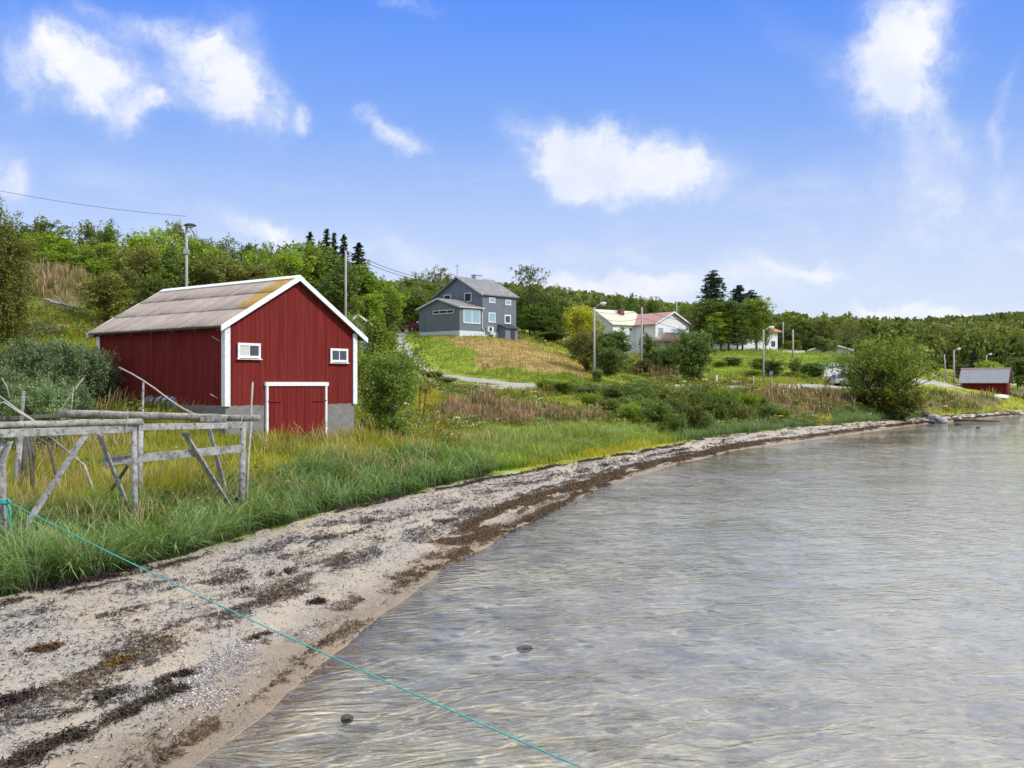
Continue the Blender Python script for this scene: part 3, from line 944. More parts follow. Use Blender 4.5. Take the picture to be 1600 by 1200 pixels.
# corrugated sheets: three overlapping courses a side
def slope(x_top, z_top, x_low, z_low, parent, name):
    y0, y1 = -.22, BL + .32
    ys = np.linspace(y0, y1, 66 * 8 + 1)
    wave = np.cos(ys / .177 * 2 * math.pi) * .026
    V = []; Fq = []
    base = 0
    for c in range(3):
        rnd = random.Random(c)
        ta, tb = c / 3 - .03 * (c > 0), (c + 1) / 3
        la, lb = .026, .078
        rows = []
        for (t, l) in ((ta, la), ((ta + tb) / 2, (la + lb) / 2), (tb, lb), (tb, lb - .035)):
            jit = np.repeat([rnd.uniform(-.012, .012) for _ in range(11)], 48)
            jit = np.r_[jit, jit[-1]]
            tt = t + (jit / 4 if t == tb else 0)
            rows.append(np.stack([x_top + (x_low - x_top) * tt + ys * 0, ys, z_top + (z_low - z_top) * tt + l + wave], -1))
        V += rows
        for r_ in range(3):
            i = np.arange(len(ys) - 1)
            a = base + r_ * len(ys)
            Fq.append(np.stack([a + i, a + i + 1, a + len(ys) + i + 1, a + len(ys) + i], -1))
        base += 4 * len(ys)
    V = np.concatenate(V); Fq = np.concatenate(Fq)
    if x_low > x_top: Fq = Fq[:, ::-1]
    rg = np.random.default_rng(5)
    sheet = np.clip(((ys - y0) / 1.02).astype(int), 0, 10)
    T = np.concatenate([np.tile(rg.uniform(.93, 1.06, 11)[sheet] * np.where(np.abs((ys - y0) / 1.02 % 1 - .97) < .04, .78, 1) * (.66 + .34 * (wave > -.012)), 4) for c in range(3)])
    return link_mesh(name, np_mesh(name, V, Fq, M['roofsheet'], True, np.repeat(T[:, None], 3, 1)), None, parent)


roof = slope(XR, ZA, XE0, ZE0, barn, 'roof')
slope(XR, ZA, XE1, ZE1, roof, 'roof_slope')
rb = MB()
for (xa, za, xb, zb_) in ((XR, ZA, XE0 + .05, ZE0), (XR, ZA, XE1 - .05, ZE1)):   # boarding under the sheets
    rb.prism([(xa, -.17, za - .02), (xb, -.17, zb_ + .02), (xb, -.17, zb_ - .03), (xa, -.17, za - .07)], (0, 0, 0), (0, BL + .42, 0))
rb.build('roof_boarding', M['timber_dark'], roof)
MB().prism([(XR - .24, -.26, ZA - .045), (XR, -.26, ZA + .09), (XR + .24, -.26, ZA - .045), (XR + .22, -.26, ZA - .075), (XR, -.26, ZA + .05), (XR - .22, -.26, ZA - .075)], (0, 0, 0), (0, BL + .62, 0)).build('ridge_cap', M['white'], roof)
for (ya, yb) in ((-.27, -.225), (BL + .325, BL + .365)):
    for (xe, ze) in ((XE0 - .03, ZE0), (XE1 + .03, ZE1)):
        MB().prism([(XR, ya, ZA + .075), (xe, ya, ze + .06), (xe, ya, ze - .16), (XR, ya, ZA - .145)], (0, 0, 0), (0, yb - ya, 0)).build('bargeboard', M['white'], roof)
for i in range(7):
    y = .1 + i * (BL - .2) / 6
    MB().prism([(.0, y, roofz(0) - .09), (XE0 + .04, y, ZE0 - .05), (XE0 + .04, y, ZE0 - .16), (.0, y, roofz(0) - .24)], (0, -.035, 0), (0, .035, 0)).build('rafter_end', M['red_plain'], roof)
for (x, y, z) in ((-.02, .35, 4.25), (-.02, .45, 2.05)):
    MB().tube([(x, y, z), (x - .30, y + .06, z + .17)], [.022, .016], 6).build('peg', M['dead'], barn)
# windows
def barn_window(x0, x1, z0, z1, left_mat, right_mat):
    fw = .10
    fr = MB().box(x0, -.075, z1 - fw, x1, -.03, z1).box(x0, -.07, z0, x0 + fw, -.03, z1 - fw).box(x1 - fw, -.07, z0, x1, -.03, z1 - fw).box(x0 + fw, -.07, z0, x1 - fw, -.03, z0 + fw)
    fr.box(x0 - .02, -.09, z0 - .025, x0 + .09, -.03, z0 - .001).box(x1 - .09, -.09, z0 - .025, x1 + .02, -.03, z0 - .001)
    fr.box(x0 - .05, -.12, z0 - .055, x1 + .05, -.03, z0 - .03)
    xm = (x0 + x1) / 2
    fr.box(xm - .022, -.066, z0 + fw, xm + .022, -.03, z1 - fw)
    w_ = fr.build('window', M['white'], barn, bevel=.003)
    MB().box(x0 + fw, -.05, z0 + fw, xm - .022, -.042, z1 - fw).build('pane', left_mat, w_)
    MB().box(xm + .022, -.05, z0 + fw, x1 - fw, -.042, z1 - fw).build('pane', right_mat, w_)


barn_window(.53, 1.60, 3.60, 4.19, M['curtain'], M['glass'])
barn_window(5.17, 6.15, 3.52, 4.10, M['glass'], M['glass'])
# door
dr = boards('door', M['red'], [((DX0 + .1, -.015, 0), (1, 0, 0), (0, -1, 0), DX1 - DX0 - .2, -.25, lambda s: DZ - .02)], barn, seed=9)
MB().box(DX0 + .1, .0, -.25, DX1 - .1, .03, DZ).build('door_back', M['timber_dark'], dr)
MB().box(DX0, -.09, -.3, DX0 + .1, .02, DZ - .001).box(DX1 - .1, -.09, -.3, DX1, .02, DZ - .001).box(DX0 - .05, -.11, DZ, DX1 + .06, .02, DZ + .16).build('door_frame', M['white'], barn, bevel=.004)
for z in (.4, 1.9):
    MB().box(DX0 + .06, -.115, z, DX0 + .75, -.10, z + .035).build('hinge', M['red_plain'], dr)
    MB().box(DX1 - .75, -.115, z, DX1 - .06, -.10, z + .035).build('hinge', M['red_plain'], dr)


# ------------------------------------------------------------------ houses up the slope
def win(parent, o, d, nrm, s0, s1, z0, z1, frame=None, pane=None, fw=.09, mull=0):
    """framed window on a wall: o wall origin, d along, nrm outward; z in the thing's own heights"""
    o, d, nrm = Vector(o), Vector(d), Vector(nrm)
    mb = MB()
    def bar(a, b, za, zb, t0, t1):
        p0, p1 = o + d * a, o + d * b
        mb.prism([(p0.x, p0.y, za), (p1.x, p1.y, za), (p1.x, p1.y, zb), (p0.x, p0.y, zb)], nrm * t0, nrm * t1)
    bar(s0, s1, z1 - fw, z1, .004, .09); bar(s0, s1, z0, z0 + fw, .004, .09)
    bar(s0, s0 + fw, z0 + fw, z1 - fw, .004, .085); bar(s1 - fw, s1, z0 + fw, z1 - fw, .004, .085)
    for k in range(mull):
        c = s0 + (s1 - s0) * (k + 1) / (mull + 1)
        bar(c - fw * .45, c + fw * .45, z0 + fw, z1 - fw, .004, .08)
    w_ = mb.build('window', frame or M['white'], parent)
    mb = MB(); bar(s0 + fw, s1 - fw, z0 + fw, z1 - fw, .004, .045)
    mb.build('pane', pane or M['glass'], w_)
    return w_


def gable_roof(parent, name, mat, x0, x1, y0, y1, ze, zr, along='y', th=.14, trim=None, xr=None):
    """two-pitch roof slab; ridge runs along the given axis; ze eave height at its overhung edge"""
    mb = MB(); tb = MB()
    if along == 'y':
        m = (x0 + x1) / 2 if xr is None else xr
        mb.prism([(x0, y0, ze), (m, y0, zr), (m, y0, zr + th), (x0, y0, ze + th)], (0, 0, 0), (0, y1 - y0, 0))
        mb.prism([(m, y0, zr), (x1, y0, ze), (x1, y0, ze + th), (m, y0, zr + th)], (0, 0, 0), (0, y1 - y0, 0))
        for y in (y0 - .05, y1 + .0):
            tb.prism([(x0, y, ze - .06), (m, y, zr - .06), (m, y, zr + th + .04), (x0, y, ze + th + .04)], (0, 0, 0), (0, .05, 0))
            tb.prism([(m, y, zr - .06), (x1, y, ze - .06), (x1, y, ze + th + .04), (m, y, zr + th + .04)], (0, 0, 0), (0, .05, 0))
    else:
        m = (y0 + y1) / 2
        mb.prism([(x0, y0, ze), (x0, y0, ze + th), (x0, m, zr + th), (x0, m, zr)], (0, 0, 0), (x1 - x0, 0, 0))
        mb.prism([(x0, m, zr), (x0, m, zr + th), (x0, y1, ze + th), (x0, y1, ze)], (0, 0, 0), (x1 - x0, 0, 0))
        for x in (x0 - .05, x1):
            tb.prism([(x, y0, ze - .06), (x, y0, ze + th + .04), (x, m, zr + th + .04), (x, m, zr - .06)], (0, 0, 0), (.05, 0, 0))
            tb.prism([(x, m, zr - .06), (x, m, zr + th + .04), (x, y1, ze + th + .04), (x, y1, ze - .06)], (0, 0, 0), (.05, 0, 0))
    r_ = mb.build(name, mat, parent)
    if trim:
        for i in range(0, len(tb.v), 8):
            MB().add(tb.v[i:i + 8], [tuple(k - i for k in q) for q in tb.f[i // 8 * 6:i // 8 * 6 + 6]]).build('bargeboard', trim, r_)
    return r_


def siding(mb, pts, th, z0, z1):
    pass


# grey house: local x runs along the long wall (to the right), y back to the left
GA = R(46)
gx, gy = (718 - 800) / F * 128, 128.0
GZ0 = CZ + (600 - 527) / F * 128
gh = tag(empty('grey_house', (gx, gy, GZ0), GA), 'slate grey two storey wooden house with a lower wing above the mown slope', 'house')
ca, sa = math.cos(GA), math.sin(GA)


def g_len(u, x0, y0, dx, dy):
    """distance along a wall (plan direction dx,dy from x0,y0) at which it meets sight line u"""
    k = (u - 800) / F
    return (k * y0 - x0) / (dx - k * dy)


GL_E = g_len(754, gx, gy, ca, sa)              # wing length along the long wall
GL = g_len(806.5, gx, gy, ca, sa)              # long wall end
GWE = g_len(655, gx, gy, -sa, ca)              # wing width
mx_, my_ = gx + ca * GL_E, gy + sa * GL_E
GW = 2 * g_len(716, mx_, my_, -sa, ca)         # main gable width


def gzv(v, Yd): return CZ + (600 - v) / F * Yd - GZ0


ZP = gzv(516, 128)                              # plinth top
ZEE = gzv(479, 128); ZRE = gzv(467.5, 128 + ca * GWE / 2)
ZEM = gzv(459, my_); ZRM = gzv(433.5, my_ + ca * GW / 2)
MB().box(0.02, .02, -1.5, GL - .02, GWE - .02, ZP).box(GL_E, GWE - .05, -1.5, GL - .02, GW - .02, ZP).build('plinth', M['paleplinth'], gh)
wm = MB().prism([(GL_E, 0, ZP), (GL_E, GW, ZP), (GL_E, GW, ZEM), (GL_E, GW / 2, ZRM - .05), (GL_E, 0, ZEM)], (0, 0, 0), (GL - GL_E, 0, 0)).build('wall', M['greywall'], gh)
we = MB().prism([(0, 0, ZP), (0, GWE, ZP), (0, GWE, ZEE), (0, GWE / 2, ZRE - .05), (0, 0, ZEE)], (0, 0, 0), (GL_E - .003, 0, 0)).build('wing_wall', M['greywall'], gh)
# horizontal weatherboards: thin laths every 16 cm
lath = MB()
z = ZP + .1
while z < ZEM:
    lath.box(GL_E + .0, -.018, z, GL, 0, z + .02)
    if z < ZEE - .1: lath.box(0, -.018, z, GL_E, 0, z + .02).box(-.018, 0, z, 0, GWE, z + .02)
    if z > ZRE + .2: lath.box(GL_E - .018, .3, z, GL_E, GW - .3, z + .02)
    z += .17
lath.build('weatherboard', M['greywall_dark'], wm)
rm = gable_roof(gh, 'roof', M['slate'], 0, 0, 0, 0, 0, 0, 'y', .01) if False else None
rm = MB()
ov = .35
dz = (ZRM - ZEM) / (GW / 2) * ov
rm.prism([(GL_E - .3, -ov, ZEM - dz), (GL_E - .3, GW / 2, ZRM), (GL_E - .3, GW / 2, ZRM + .14), (GL_E - .3, -ov, ZEM - dz + .14)], (0, 0, 0), (GL - GL_E + .6, 0, 0))
rm.prism([(GL_E - .3, GW / 2, ZRM), (GL_E - .3, GW + ov, ZEM - dz), (GL_E - .3, GW + ov, ZEM - dz + .14), (GL_E - .3, GW / 2, ZRM + .14)], (0, 0, 0), (GL - GL_E + .6, 0, 0))
rmo = rm.build('roof', M['slate'], gh)
for s_ in (-1, 1):
    ye = -ov if s_ < 0 else GW + ov
    MB().prism([(GL_E - .36, ye, ZEM - dz - .08), (GL_E - .36, GW / 2, ZRM - .08), (GL_E - .36, GW / 2, ZRM + .17), (GL_E - .36, ye, ZEM - dz + .17)], (0, 0, 0), (.055, 0, 0)).build('bargeboard', M['palewall'] if s_ < 0 else M['greywall'], rmo)
dze = (ZRE - ZEE) / (GWE / 2) * .3
rw = MB()
rw.prism([(-.3, -.3, ZEE - dze), (-.3, GWE / 2, ZRE), (-.3, GWE / 2, ZRE + .12), (-.3, -.3, ZEE - dze + .12)], (0, 0, 0), (GL_E + .25, 0, 0))
rw.prism([(-.3, GWE / 2, ZRE), (-.3, GWE + .3, ZEE - dze), (-.3, GWE + .3, ZEE - dze + .12), (-.3, GWE / 2, ZRE + .12)], (0, 0, 0), (GL_E + .25, 0, 0))
rwo = rw.build('wing_roof', M['slate'], gh)
for s_ in (-1, 1):
    ye = -.3 if s_ < 0 else GWE + .3
    MB().prism([(-.36, ye, ZEE - dze - .06), (-.36, GWE / 2, ZRE - .06), (-.36, GWE / 2, ZRE + .16), (-.36, ye, ZEE - dze + .16)], (0, 0, 0), (.055, 0, 0)).build('bargeboard', M['palewall'], rwo)
MB().box(-.36, -.38, ZEE - dze - .02, GL_E + .1, -.3, ZEE - dze + .1).build('gutter', M['palewall'], rwo)
MB().box((GL_E + GL) / 2 - .3, GW / 2 - .4, ZRM - .3, (GL_E + GL) / 2 + .9, GW / 2 + .4, ZRM + .5).box((GL_E + GL) / 2 - .4, GW / 2 - .5, ZRM + .5, (GL_E + GL) / 2 + 1.0, GW / 2 + .5, ZRM + .6).build('chimney', M['blueroof'], gh)
MB().tube([(GL_E - .2, GW / 2, ZRM), (GL_E - .2, GW / 2, ZRM + 1.7)], .03, 5).tube([(GL_E - .4, GW / 2 + .3, ZRM + 1.5), (GL_E, GW / 2 - .3, ZRM + 1.5)], .02, 5).build('aerial', M['darkmetal'], gh)
# windows of the wing and the house
NX, NY = (-1, 0, 0), (0, -1, 0)
def wy(u0, u1, v0, v1, pane=None, mull=0, fw=.1):     # on the long wall
    a, b = g_len(u0, gx, gy, ca, sa), g_len(u1, gx, gy, ca, sa)
    Ym = gy + sa * (a + b) / 2
    return win(gh, (0, 0, 0), (1, 0, 0), NY, a, b, gzv(v1, Ym), gzv(v0, Ym), None, pane, fw, mull)
def wx(u0, u1, v0, v1, main, pane=None, mull=0, fw=.1):
    bx, by, lx = (mx_, my_, GL_E) if main else (gx, gy, 0)
    a, b = g_len(u1, bx, by, -sa, ca), g_len(u0, bx, by, -sa, ca)
    Ym = by + ca * (a + b) / 2
    return win(gh, (lx, 0, 0), (0, 1, 0), NX, a, b, gzv(v1, Ym), gzv(v0, Ym), None, pane, fw, mull)


wx(694.0, 704.8, 460.5, 470, True); wx(726, 737, 457.5, 472, True)
wx(677, 709.5, 484.5, 490.5, False, None, 2, .08)
wy(723.5, 749.8, 483.5, 505.5, M['glass_sky'], 1, .12)
wy(763.5, 773.2, 465, 473.5, M['glass_sky']); wy(789, 798, 468.5, 477, M['glass_sky'], 0); wy(762.8, 773.5, 488.5, 504, M['glass_sky'], 0, .12); wy(787.8, 797.6, 492, 506, M['glass'], 0, .16)
MB().box(GWE * 0 - .02, GWE - 1.25, ZP + .3, -.05, GWE - .25, ZP + 2.2).build('garage_door', M['greywall_dark'], gh)
# downpipe, heat pump, cellar hatch, porch
sx = g_len(752.5, gx, gy, ca, sa)
MB().tube([(sx, -.32, ZEE - .35), (sx, -.12, ZEE - .6), (sx, -.12, ZP + .35), (sx + .45, -.12, ZP + .1)], .055, 6).build('downpipe', M['white'], gh)
sx = g_len(759.0, gx, gy, ca, sa)
MB().box(sx, -.5, ZP - .05, sx + .95, -.06, ZP + .62).build('heat_pump', M['white_clean'], gh, bevel=.03)
MB().box(sx + .15, -.515, ZP + .07, sx + .65, -.5, ZP + .55).build('heat_pump_grille', M['darkmetal'], gh)
MB().box(sx + .55, -.04, ZP - .75, sx + 1.35, -.01, ZP - .35).build('cellar_hatch', M['glass'], gh)
px0, px1 = g_len(778.5, gx, gy, ca, sa), g_len(800.5, gx, gy, ca, sa)
zpb, zpt = -.8, gzv(508, gy + sa * px0)
pw = MB().prism([(px0, 0, zpb), (px0, 0, zpt), (px0, -1.3, zpt - .45), (px0, -1.3, zpb)], (0, 0, 0), (px1 - px0 - .35, 0, 0)).build('porch', M['greywall'], gh)
MB().prism([(px0 - .15, .0, zpt + .02), (px0 - .15, -1.55, zpt - .5), (px0 - .15, -1.55, zpt - .40), (px0 - .15, .0, zpt + .12)], (0, 0, 0), (px1 - px0 + .1, 0, 0)).build('porch_roof', M['darkmetal'], pw)
MB().box(px0 + .95, -1.335, zpb, px0 + 1.75, -1.302, zpt - .6).build('porch_door', M['darkmetal'], pw)

# white house: origin at the inner corner between its two wings
WY0 = 165.0
wxo = (991 - 800) / F * WY0
WZ0 = 8.6
wh = tag(empty('white_house', (wxo, WY0, WZ0), math.atan2(.6, .8)), 'white house with one cream and one faded red roof wing, behind round bushes', 'house')
def wz(v, Yd): return CZ + (600 - v) / F * Yd - WZ0
ze, zr, zrb = wz(505.5, 161), wz(487, 161), wz(484.5, 165)
LA, WA, LB, DB = 4.8, 7.6, 4.6, 8.4
MB().prism([(0, -LA, -2), (WA, -LA, -2), (WA, -LA, ze), (WA / 2, -LA, zr), (0, -LA, ze)], (0, 0, 0), (0, LA + 7.5, 0)).build('wall', M['white_clean'], wh)
MB().prism([(-LB, 0, -2), (-LB, 0, ze), (-LB, DB / 2, zrb), (-LB, DB, ze), (-LB, DB, -2)], (0, 0, 0), (LB - .004, 0, 0)).build('wing_wall', M['white_clean'], wh)
k = (zr - ze) / (WA / 2)
ra = gable_roof(wh, 'roof', M['redtile'], -.45, WA + .45, -LA - .45, 6, ze - k * .45 + .03, zr + .03, 'y', .14, M['white'])
k2 = (zrb - ze) / (DB / 2)
rbb = gable_roof(wh, 'wing_roof', M['creamroof'], -LB - .4, WA / 2, -.4, DB + .4, ze - k2 * .4 + .08, zrb + .08, 'x', .12, M['white'])
MB().box(-.55, 2.6, zrb - 1.6, .25, 3.4, zrb + .35).box(-.62, 2.53, zrb + .35, .32, 3.47, zrb + .45).build('chimney', M['brick'], wh)
win(wh, (0, -LA, 0), (1, 0, 0), NY, .6, 1.7, wz(521, 158), wz(509.5, 158), None, M['glass_sky'], .1, 1)
win(wh, (0, -LA, 0), (1, 0, 0), NY, 3.6, 6.6, wz(521, 160), wz(511, 160), None, M['glass_sky'], .1, 2)
win(wh, (0, 0, 0), (0, -1, 0), NX, 1.5, 2.4, wz(522, 163), wz(510, 163), None, M['glass'], .08)
win(wh, (-LB, 0, 0), (1, 0, 0), NY, 3.4, 4.1, wz(517, 163), wz(511, 163), None, M['glass'], .08)
win(wh, (-LB, 0, 0), (1, 0, 0), NY, 2.9, 4.0, wz(546, 163), wz(537, 163), None, M['glass'], .08)
zb0 = wz(527.5, 158)
bal = MB().box(-.2, -LA - 1.7, zb0 - .45, WA - .6, -LA - .01, zb0 - .15).build('balcony', M['pinkwood'], wh)
rl = MB()
for i in range(34):
    x = -.15 + i * (WA - .5) / 33
    rl.box(x, -LA - 1.68, zb0 - .15, x + .15, -LA - 1.64, zb0 + .82)
rl.box(-.2, -LA - 1.7, zb0 + .82, WA - .6, -LA - 1.58, zb0 + .92)
for i in range(6):
    x = -.2 + i * (WA - .5) / 5
    rl.box(x, -LA - 1.64, zb0 - .15, x + .08, -LA - 1.56, zb0 + .82)
rl.build('railing', M['pinkwood'], bal)
for x in (0, 2.3, 4.6, 6.7):
    MB().box(x, -LA - 1.6, -2, x + .14, -LA - 1.46, zb0 - .45).build('post', M['pinkwood'], bal)

# white house among the trees, orange roof
tx, ty = (1201 - 800) / F * 166, 166.0
tz = 8.8
th_ = tag(empty('white_house', (tx, ty, tz), R(20)), 'white house with an orange tiled roof half hidden behind tall trees', 'house')
zev, zrv = CZ + (600 - 518) / F * 166 - tz, CZ + (600 - 511) / F * 166 - tz
MB().prism([(-7.6, 0, -2), (1.7, 0, -2), (1.7, 0, zev), (-7.6, 0, zev)], (0, 0, 0), (0, 6, 0)).prism([(1.7, 0, zev), (1.7, 3, zrv), (1.7, 6, zev)], (-9.3, 0, 0), (-.0, 0, 0)).build('wall', M['white_clean'], th_)
gable_roof(th_, 'roof', M['orangetile'], -8.1, 2.3, -.5, 6.5, zev - .1, zrv + .1, 'x', .13, M['orangetile'])
win(th_, (0, 0, 0), (1, 0, 0), NY, .55, 1.2, CZ + (600 - 541) / F * 166 - tz, CZ + (600 - 533) / F * 166 - tz, M['darkmetal'], M['glass'], .06)
MB().box(-7.62, -.03, -1.6, 1.72, .0, .35).build('plinth', M['palewall'], th_)

# pale bungalow and the white garage below it
px, py, pz = (1266 - 800) / F * 172, 172.0, 8.85
ph = tag(empty('pale_bungalow', (px, py, pz), R(-15)), 'low pale grey bungalow with a shallow roof behind dark birches', 'house')
MB().prism([(0, 0, -2), (6.4, 0, -2), (6.4, 0, 1.0), (3.2, 0, 2.05), (0, 0, 1.0)], (0, 0, 0), (0, 8, 0)).build('wall', M['palewall'], ph)
gable_roof(ph, 'roof', M['greyroof'], -.5, 6.9, -.6, 8.4, .86, 2.1, 'y', .14, M['white'])
win(ph, (0, 0, 0), (1, 0, 0), NY, 1.0, 2.2, -.4, .6, M['white'], M['glass'], .08)
win(ph, (0, 0, 0), (1, 0, 0), NY, 4.0, 5.2, -.4, .6, M['white'], M['glass'], .08)
qx_, qy_, qz_ = (1287.5 - 800) / F * 131, 131.0, 4.5
ga = tag(empty('garage', (qx_, qy_, qz_), R(10)), 'white flat-roofed garage beside the road, partly behind the willow', 'garage')
MB().box(0, 0, -1, 6.2, 6, 2.05).build('wall', M['white_clean'], ga)
MB().box(-.2, -.25, 2.05, 6.4, 6.2, 2.32).build('roof', M['blueroof'], ga)
MB().box(3.4, -.03, -.4, 5.9, -.005, 1.7).build('garage_door', M['palewall'], ga)
MB().box(-.02, -.02, -1, 6.22, -.0, .05).build('plinth', M['palewall'], ga)

# outbuilding behind the big boathouse (only its grey roof shows)
ox, oy = (556 - 800) / F * 88, 88.0
oz = gz(ox, oy)
ob = tag(empty('outbuilding', (ox, oy, oz), R(38)), 'small outbuilding with a grey sheet roof and white verge, behind the big red boathouse', 'shed')
zq = CZ + (600 - 492) / F * 88 - oz
MB().prism([(-2, 0, -1), (2.2, 0, -1), (2.2, 0, zq - 1.4), (0.1, 0, zq - .2), (-2, 0, zq - 1.4)], (0, 0, 0), (0, 5, 0)).build('wall', M['greywall'], ob)
gable_roof(ob, 'roof', M['greyroof'], -2.5, 2.7, -.3, 5.3, zq - 1.65, zq - .05, 'y', .08, M['white'])

# small red boathouse at the far end of the beach
sx0, sy0 = (1503 - 800) / F * 153, 153.0
sz0 = 2.75
sb = tag(empty('boathouse', (sx0, sy0, sz0), R(-32)), 'small dark red boathouse with a grey metal roof at the far end of the beach', 'boathouse')
LS, WS = 6.0, 4.6
def sz(v, Y=153): return CZ + (600 - v) / F * Y - sz0
zes, zrs = sz(595.5), sz(577, 155.5)
wl = MB().prism([(0, 0, -.6), (0, 0, zes), (0, WS / 2, zrs), (0, WS, zes), (0, WS, -.6)], (0, 0, 0), (LS, 0, 0)).build('wall', M['red_old'], sb)
a_ = wl.data.attributes.new('tint', 'FLOAT_COLOR', 'POINT'); a_.data.foreach_set('color', np.full(len(wl.data.vertices) * 4, .8, np.float32))
boards('cladding', M['red_old'], [((0, 0, 0), (1, 0, 0), (0, -1, 0), LS, -.5, lambda s: zes - .05), ((LS, 0, 0), (0, 1, 0), (1, 0, 0), WS, -.5, lambda s: zes + (zrs - zes) * (1 - abs(s - WS / 2) / (WS / 2)) - .05)], wl, pitch=.17, seed=5)
ks = (zrs - zes) / (WS / 2)
rs = gable_roof(sb, 'roof', M['greyroof'], -.45, LS + .35, -.45, WS + .45, zes - ks * .45 + .03, zrs + .03, 'x', .07, M['red_plain'])
seam = MB()
for i in range(30):
    x = -.42 + i * (LS + .76) / 29
    seam.prism([(x, -.45, zes - ks * .45 + .10), (x, WS / 2, zrs + .10), (x, WS / 2, zrs + .135), (x, -.45, zes - ks * .45 + .135)], (0, 0, 0), (.03, 0, 0))
seam.build('roof_seam', M['greyroof'], rs)
MB().prism([(-.5, WS / 2 - .16, zrs + .06), (-.5, WS / 2, zrs + .18), (-.5, WS / 2 + .16, zrs + .06)], (0, 0, 0), (LS + .9, 0, 0)).build('ridge_cap', M['redtile'], rs)
MB().prism([(LS + .41, WS / 2, zrs + .12), (LS + .41, WS + .45, zes - ks * .45 + .12), (LS + .41, WS + .45, zes - ks * .45 - .08), (LS + .41, WS / 2, zrs - .08)], (0, 0, 0), (.05, 0, 0)).build('bargeboard', M['timber'], rs)
MB().box(LS + .03, WS / 2 - .8, -.4, LS + .06, WS / 2 + .8, 1.7).build('door', M['red_plain'], sb)
# pale blue shed beyond it and the landing stage beside
bx_, by_ = (1582 - 800) / F * 172, 172.0
bb = tag(empty('pale_blue_shed', (bx_, by_, 2.9), R(5)), 'pale blue metal roofed shed behind the small red boathouse', 'shed')
MB().box(0, 0, -1, 5.5, 4, .7).build('wall', M['blueroof'], bb)
MB().prism([(-.2, -.3, .68), (-.2, 2, 1.35), (-.2, 4.3, .68)], (0, 0, 0), (6, 0, 0)).build('roof', M['blueroof'], bb)
lx, ly = (1580 - 800) / F * 152, 152.0
ls = tag(empty('landing_stage', (lx, ly, 2.3), R(-8)), 'grey timber landing stage with posts beside the small red boathouse', 'landing stage')
MB().box(0, -.4, .45, 4.6, 1.6, .58).build('deck', M['timber'], ls)
for i in range(5):
    for y in (-.35, 1.5):
        MB().box(i * 1.1, y, -1.2, i * 1.1 + .12, y + .1, 1.15).build('post', M['timber'], ls)
MB().box(-.05, -.42, 1.0, 4.65, -.36, 1.1).build('handrail', M['timber'], ls)

# ------------------------------------------------------------------ vegetation builders
rng = np.random.default_rng(11)


def tubes_np(paths, n=6):
    """paths: list of (points (m,3), radii (m)) -> one mesh's arrays"""
    V = []; Fq = []; b = 0
    ang = np.arange(n) * 2 * math.pi / n
    for P, r in paths:
        P = np.asarray(P, float); r = np.asarray(r, float)
        d = np.gradient(P, axis=0); d /= np.linalg.norm(d, axis=1)[:, None] + 1e-9
        ref = np.cross(d, np.array([.3, .2, 1.0]) if abs(d[0][2]) < .9 else np.array([1.0, .2, 0])); ref /= np.linalg.norm(ref, axis=1)[:, None] + 1e-9
        bi = np.cross(d, ref)
        ring = P[:, None] + (ref[:, None] * np.cos(ang)[None, :, None] + bi[:, None] * np.sin(ang)[None, :, None]) * r[:, None, None]
        V.append(ring.reshape(-1, 3))
        i = np.arange(len(P) - 1)[:, None] * n; k = np.arange(n)[None]
        Fq.append((np.stack([i + k, i + (k + 1) % n, i + n + (k + 1) % n, i + n + k], -1) + b).reshape(-1, 4))
        b += len(P) * n
    return np.concatenate(V), np.concatenate(Fq)


def leaf_quads(C, size, rg, up=.35, aspect=.6, along=None):
    """rhombic leaves at centres C"""
    n = len(C)
    nrm = rg.normal(size=(n, 3)); nrm[:, 2] = np.abs(nrm[:, 2]) + up; nrm /= np.linalg.norm(nrm, axis=1)[:, None]
    a = rg.normal(size=(n, 3)) if along is None else along + rg.normal(size=(n, 3)) * .35
    a -= nrm * (a * nrm).sum(1)[:, None]; a /= np.linalg.norm(a, axis=1)[:, None] + 1e-9
    b = np.cross(nrm, a)
    s = (size * rg.uniform(.65, 1.35, n))[:, None]
    fold = nrm * s * .12
    V = np.stack([C - a * s * .5, C + b * s * .5 * aspect + fold, C + a * s * .5, C - b * s * .5 * aspect + fold], 1)
    return V.reshape(-1, 3), np.arange(n * 4).reshape(n, 4)


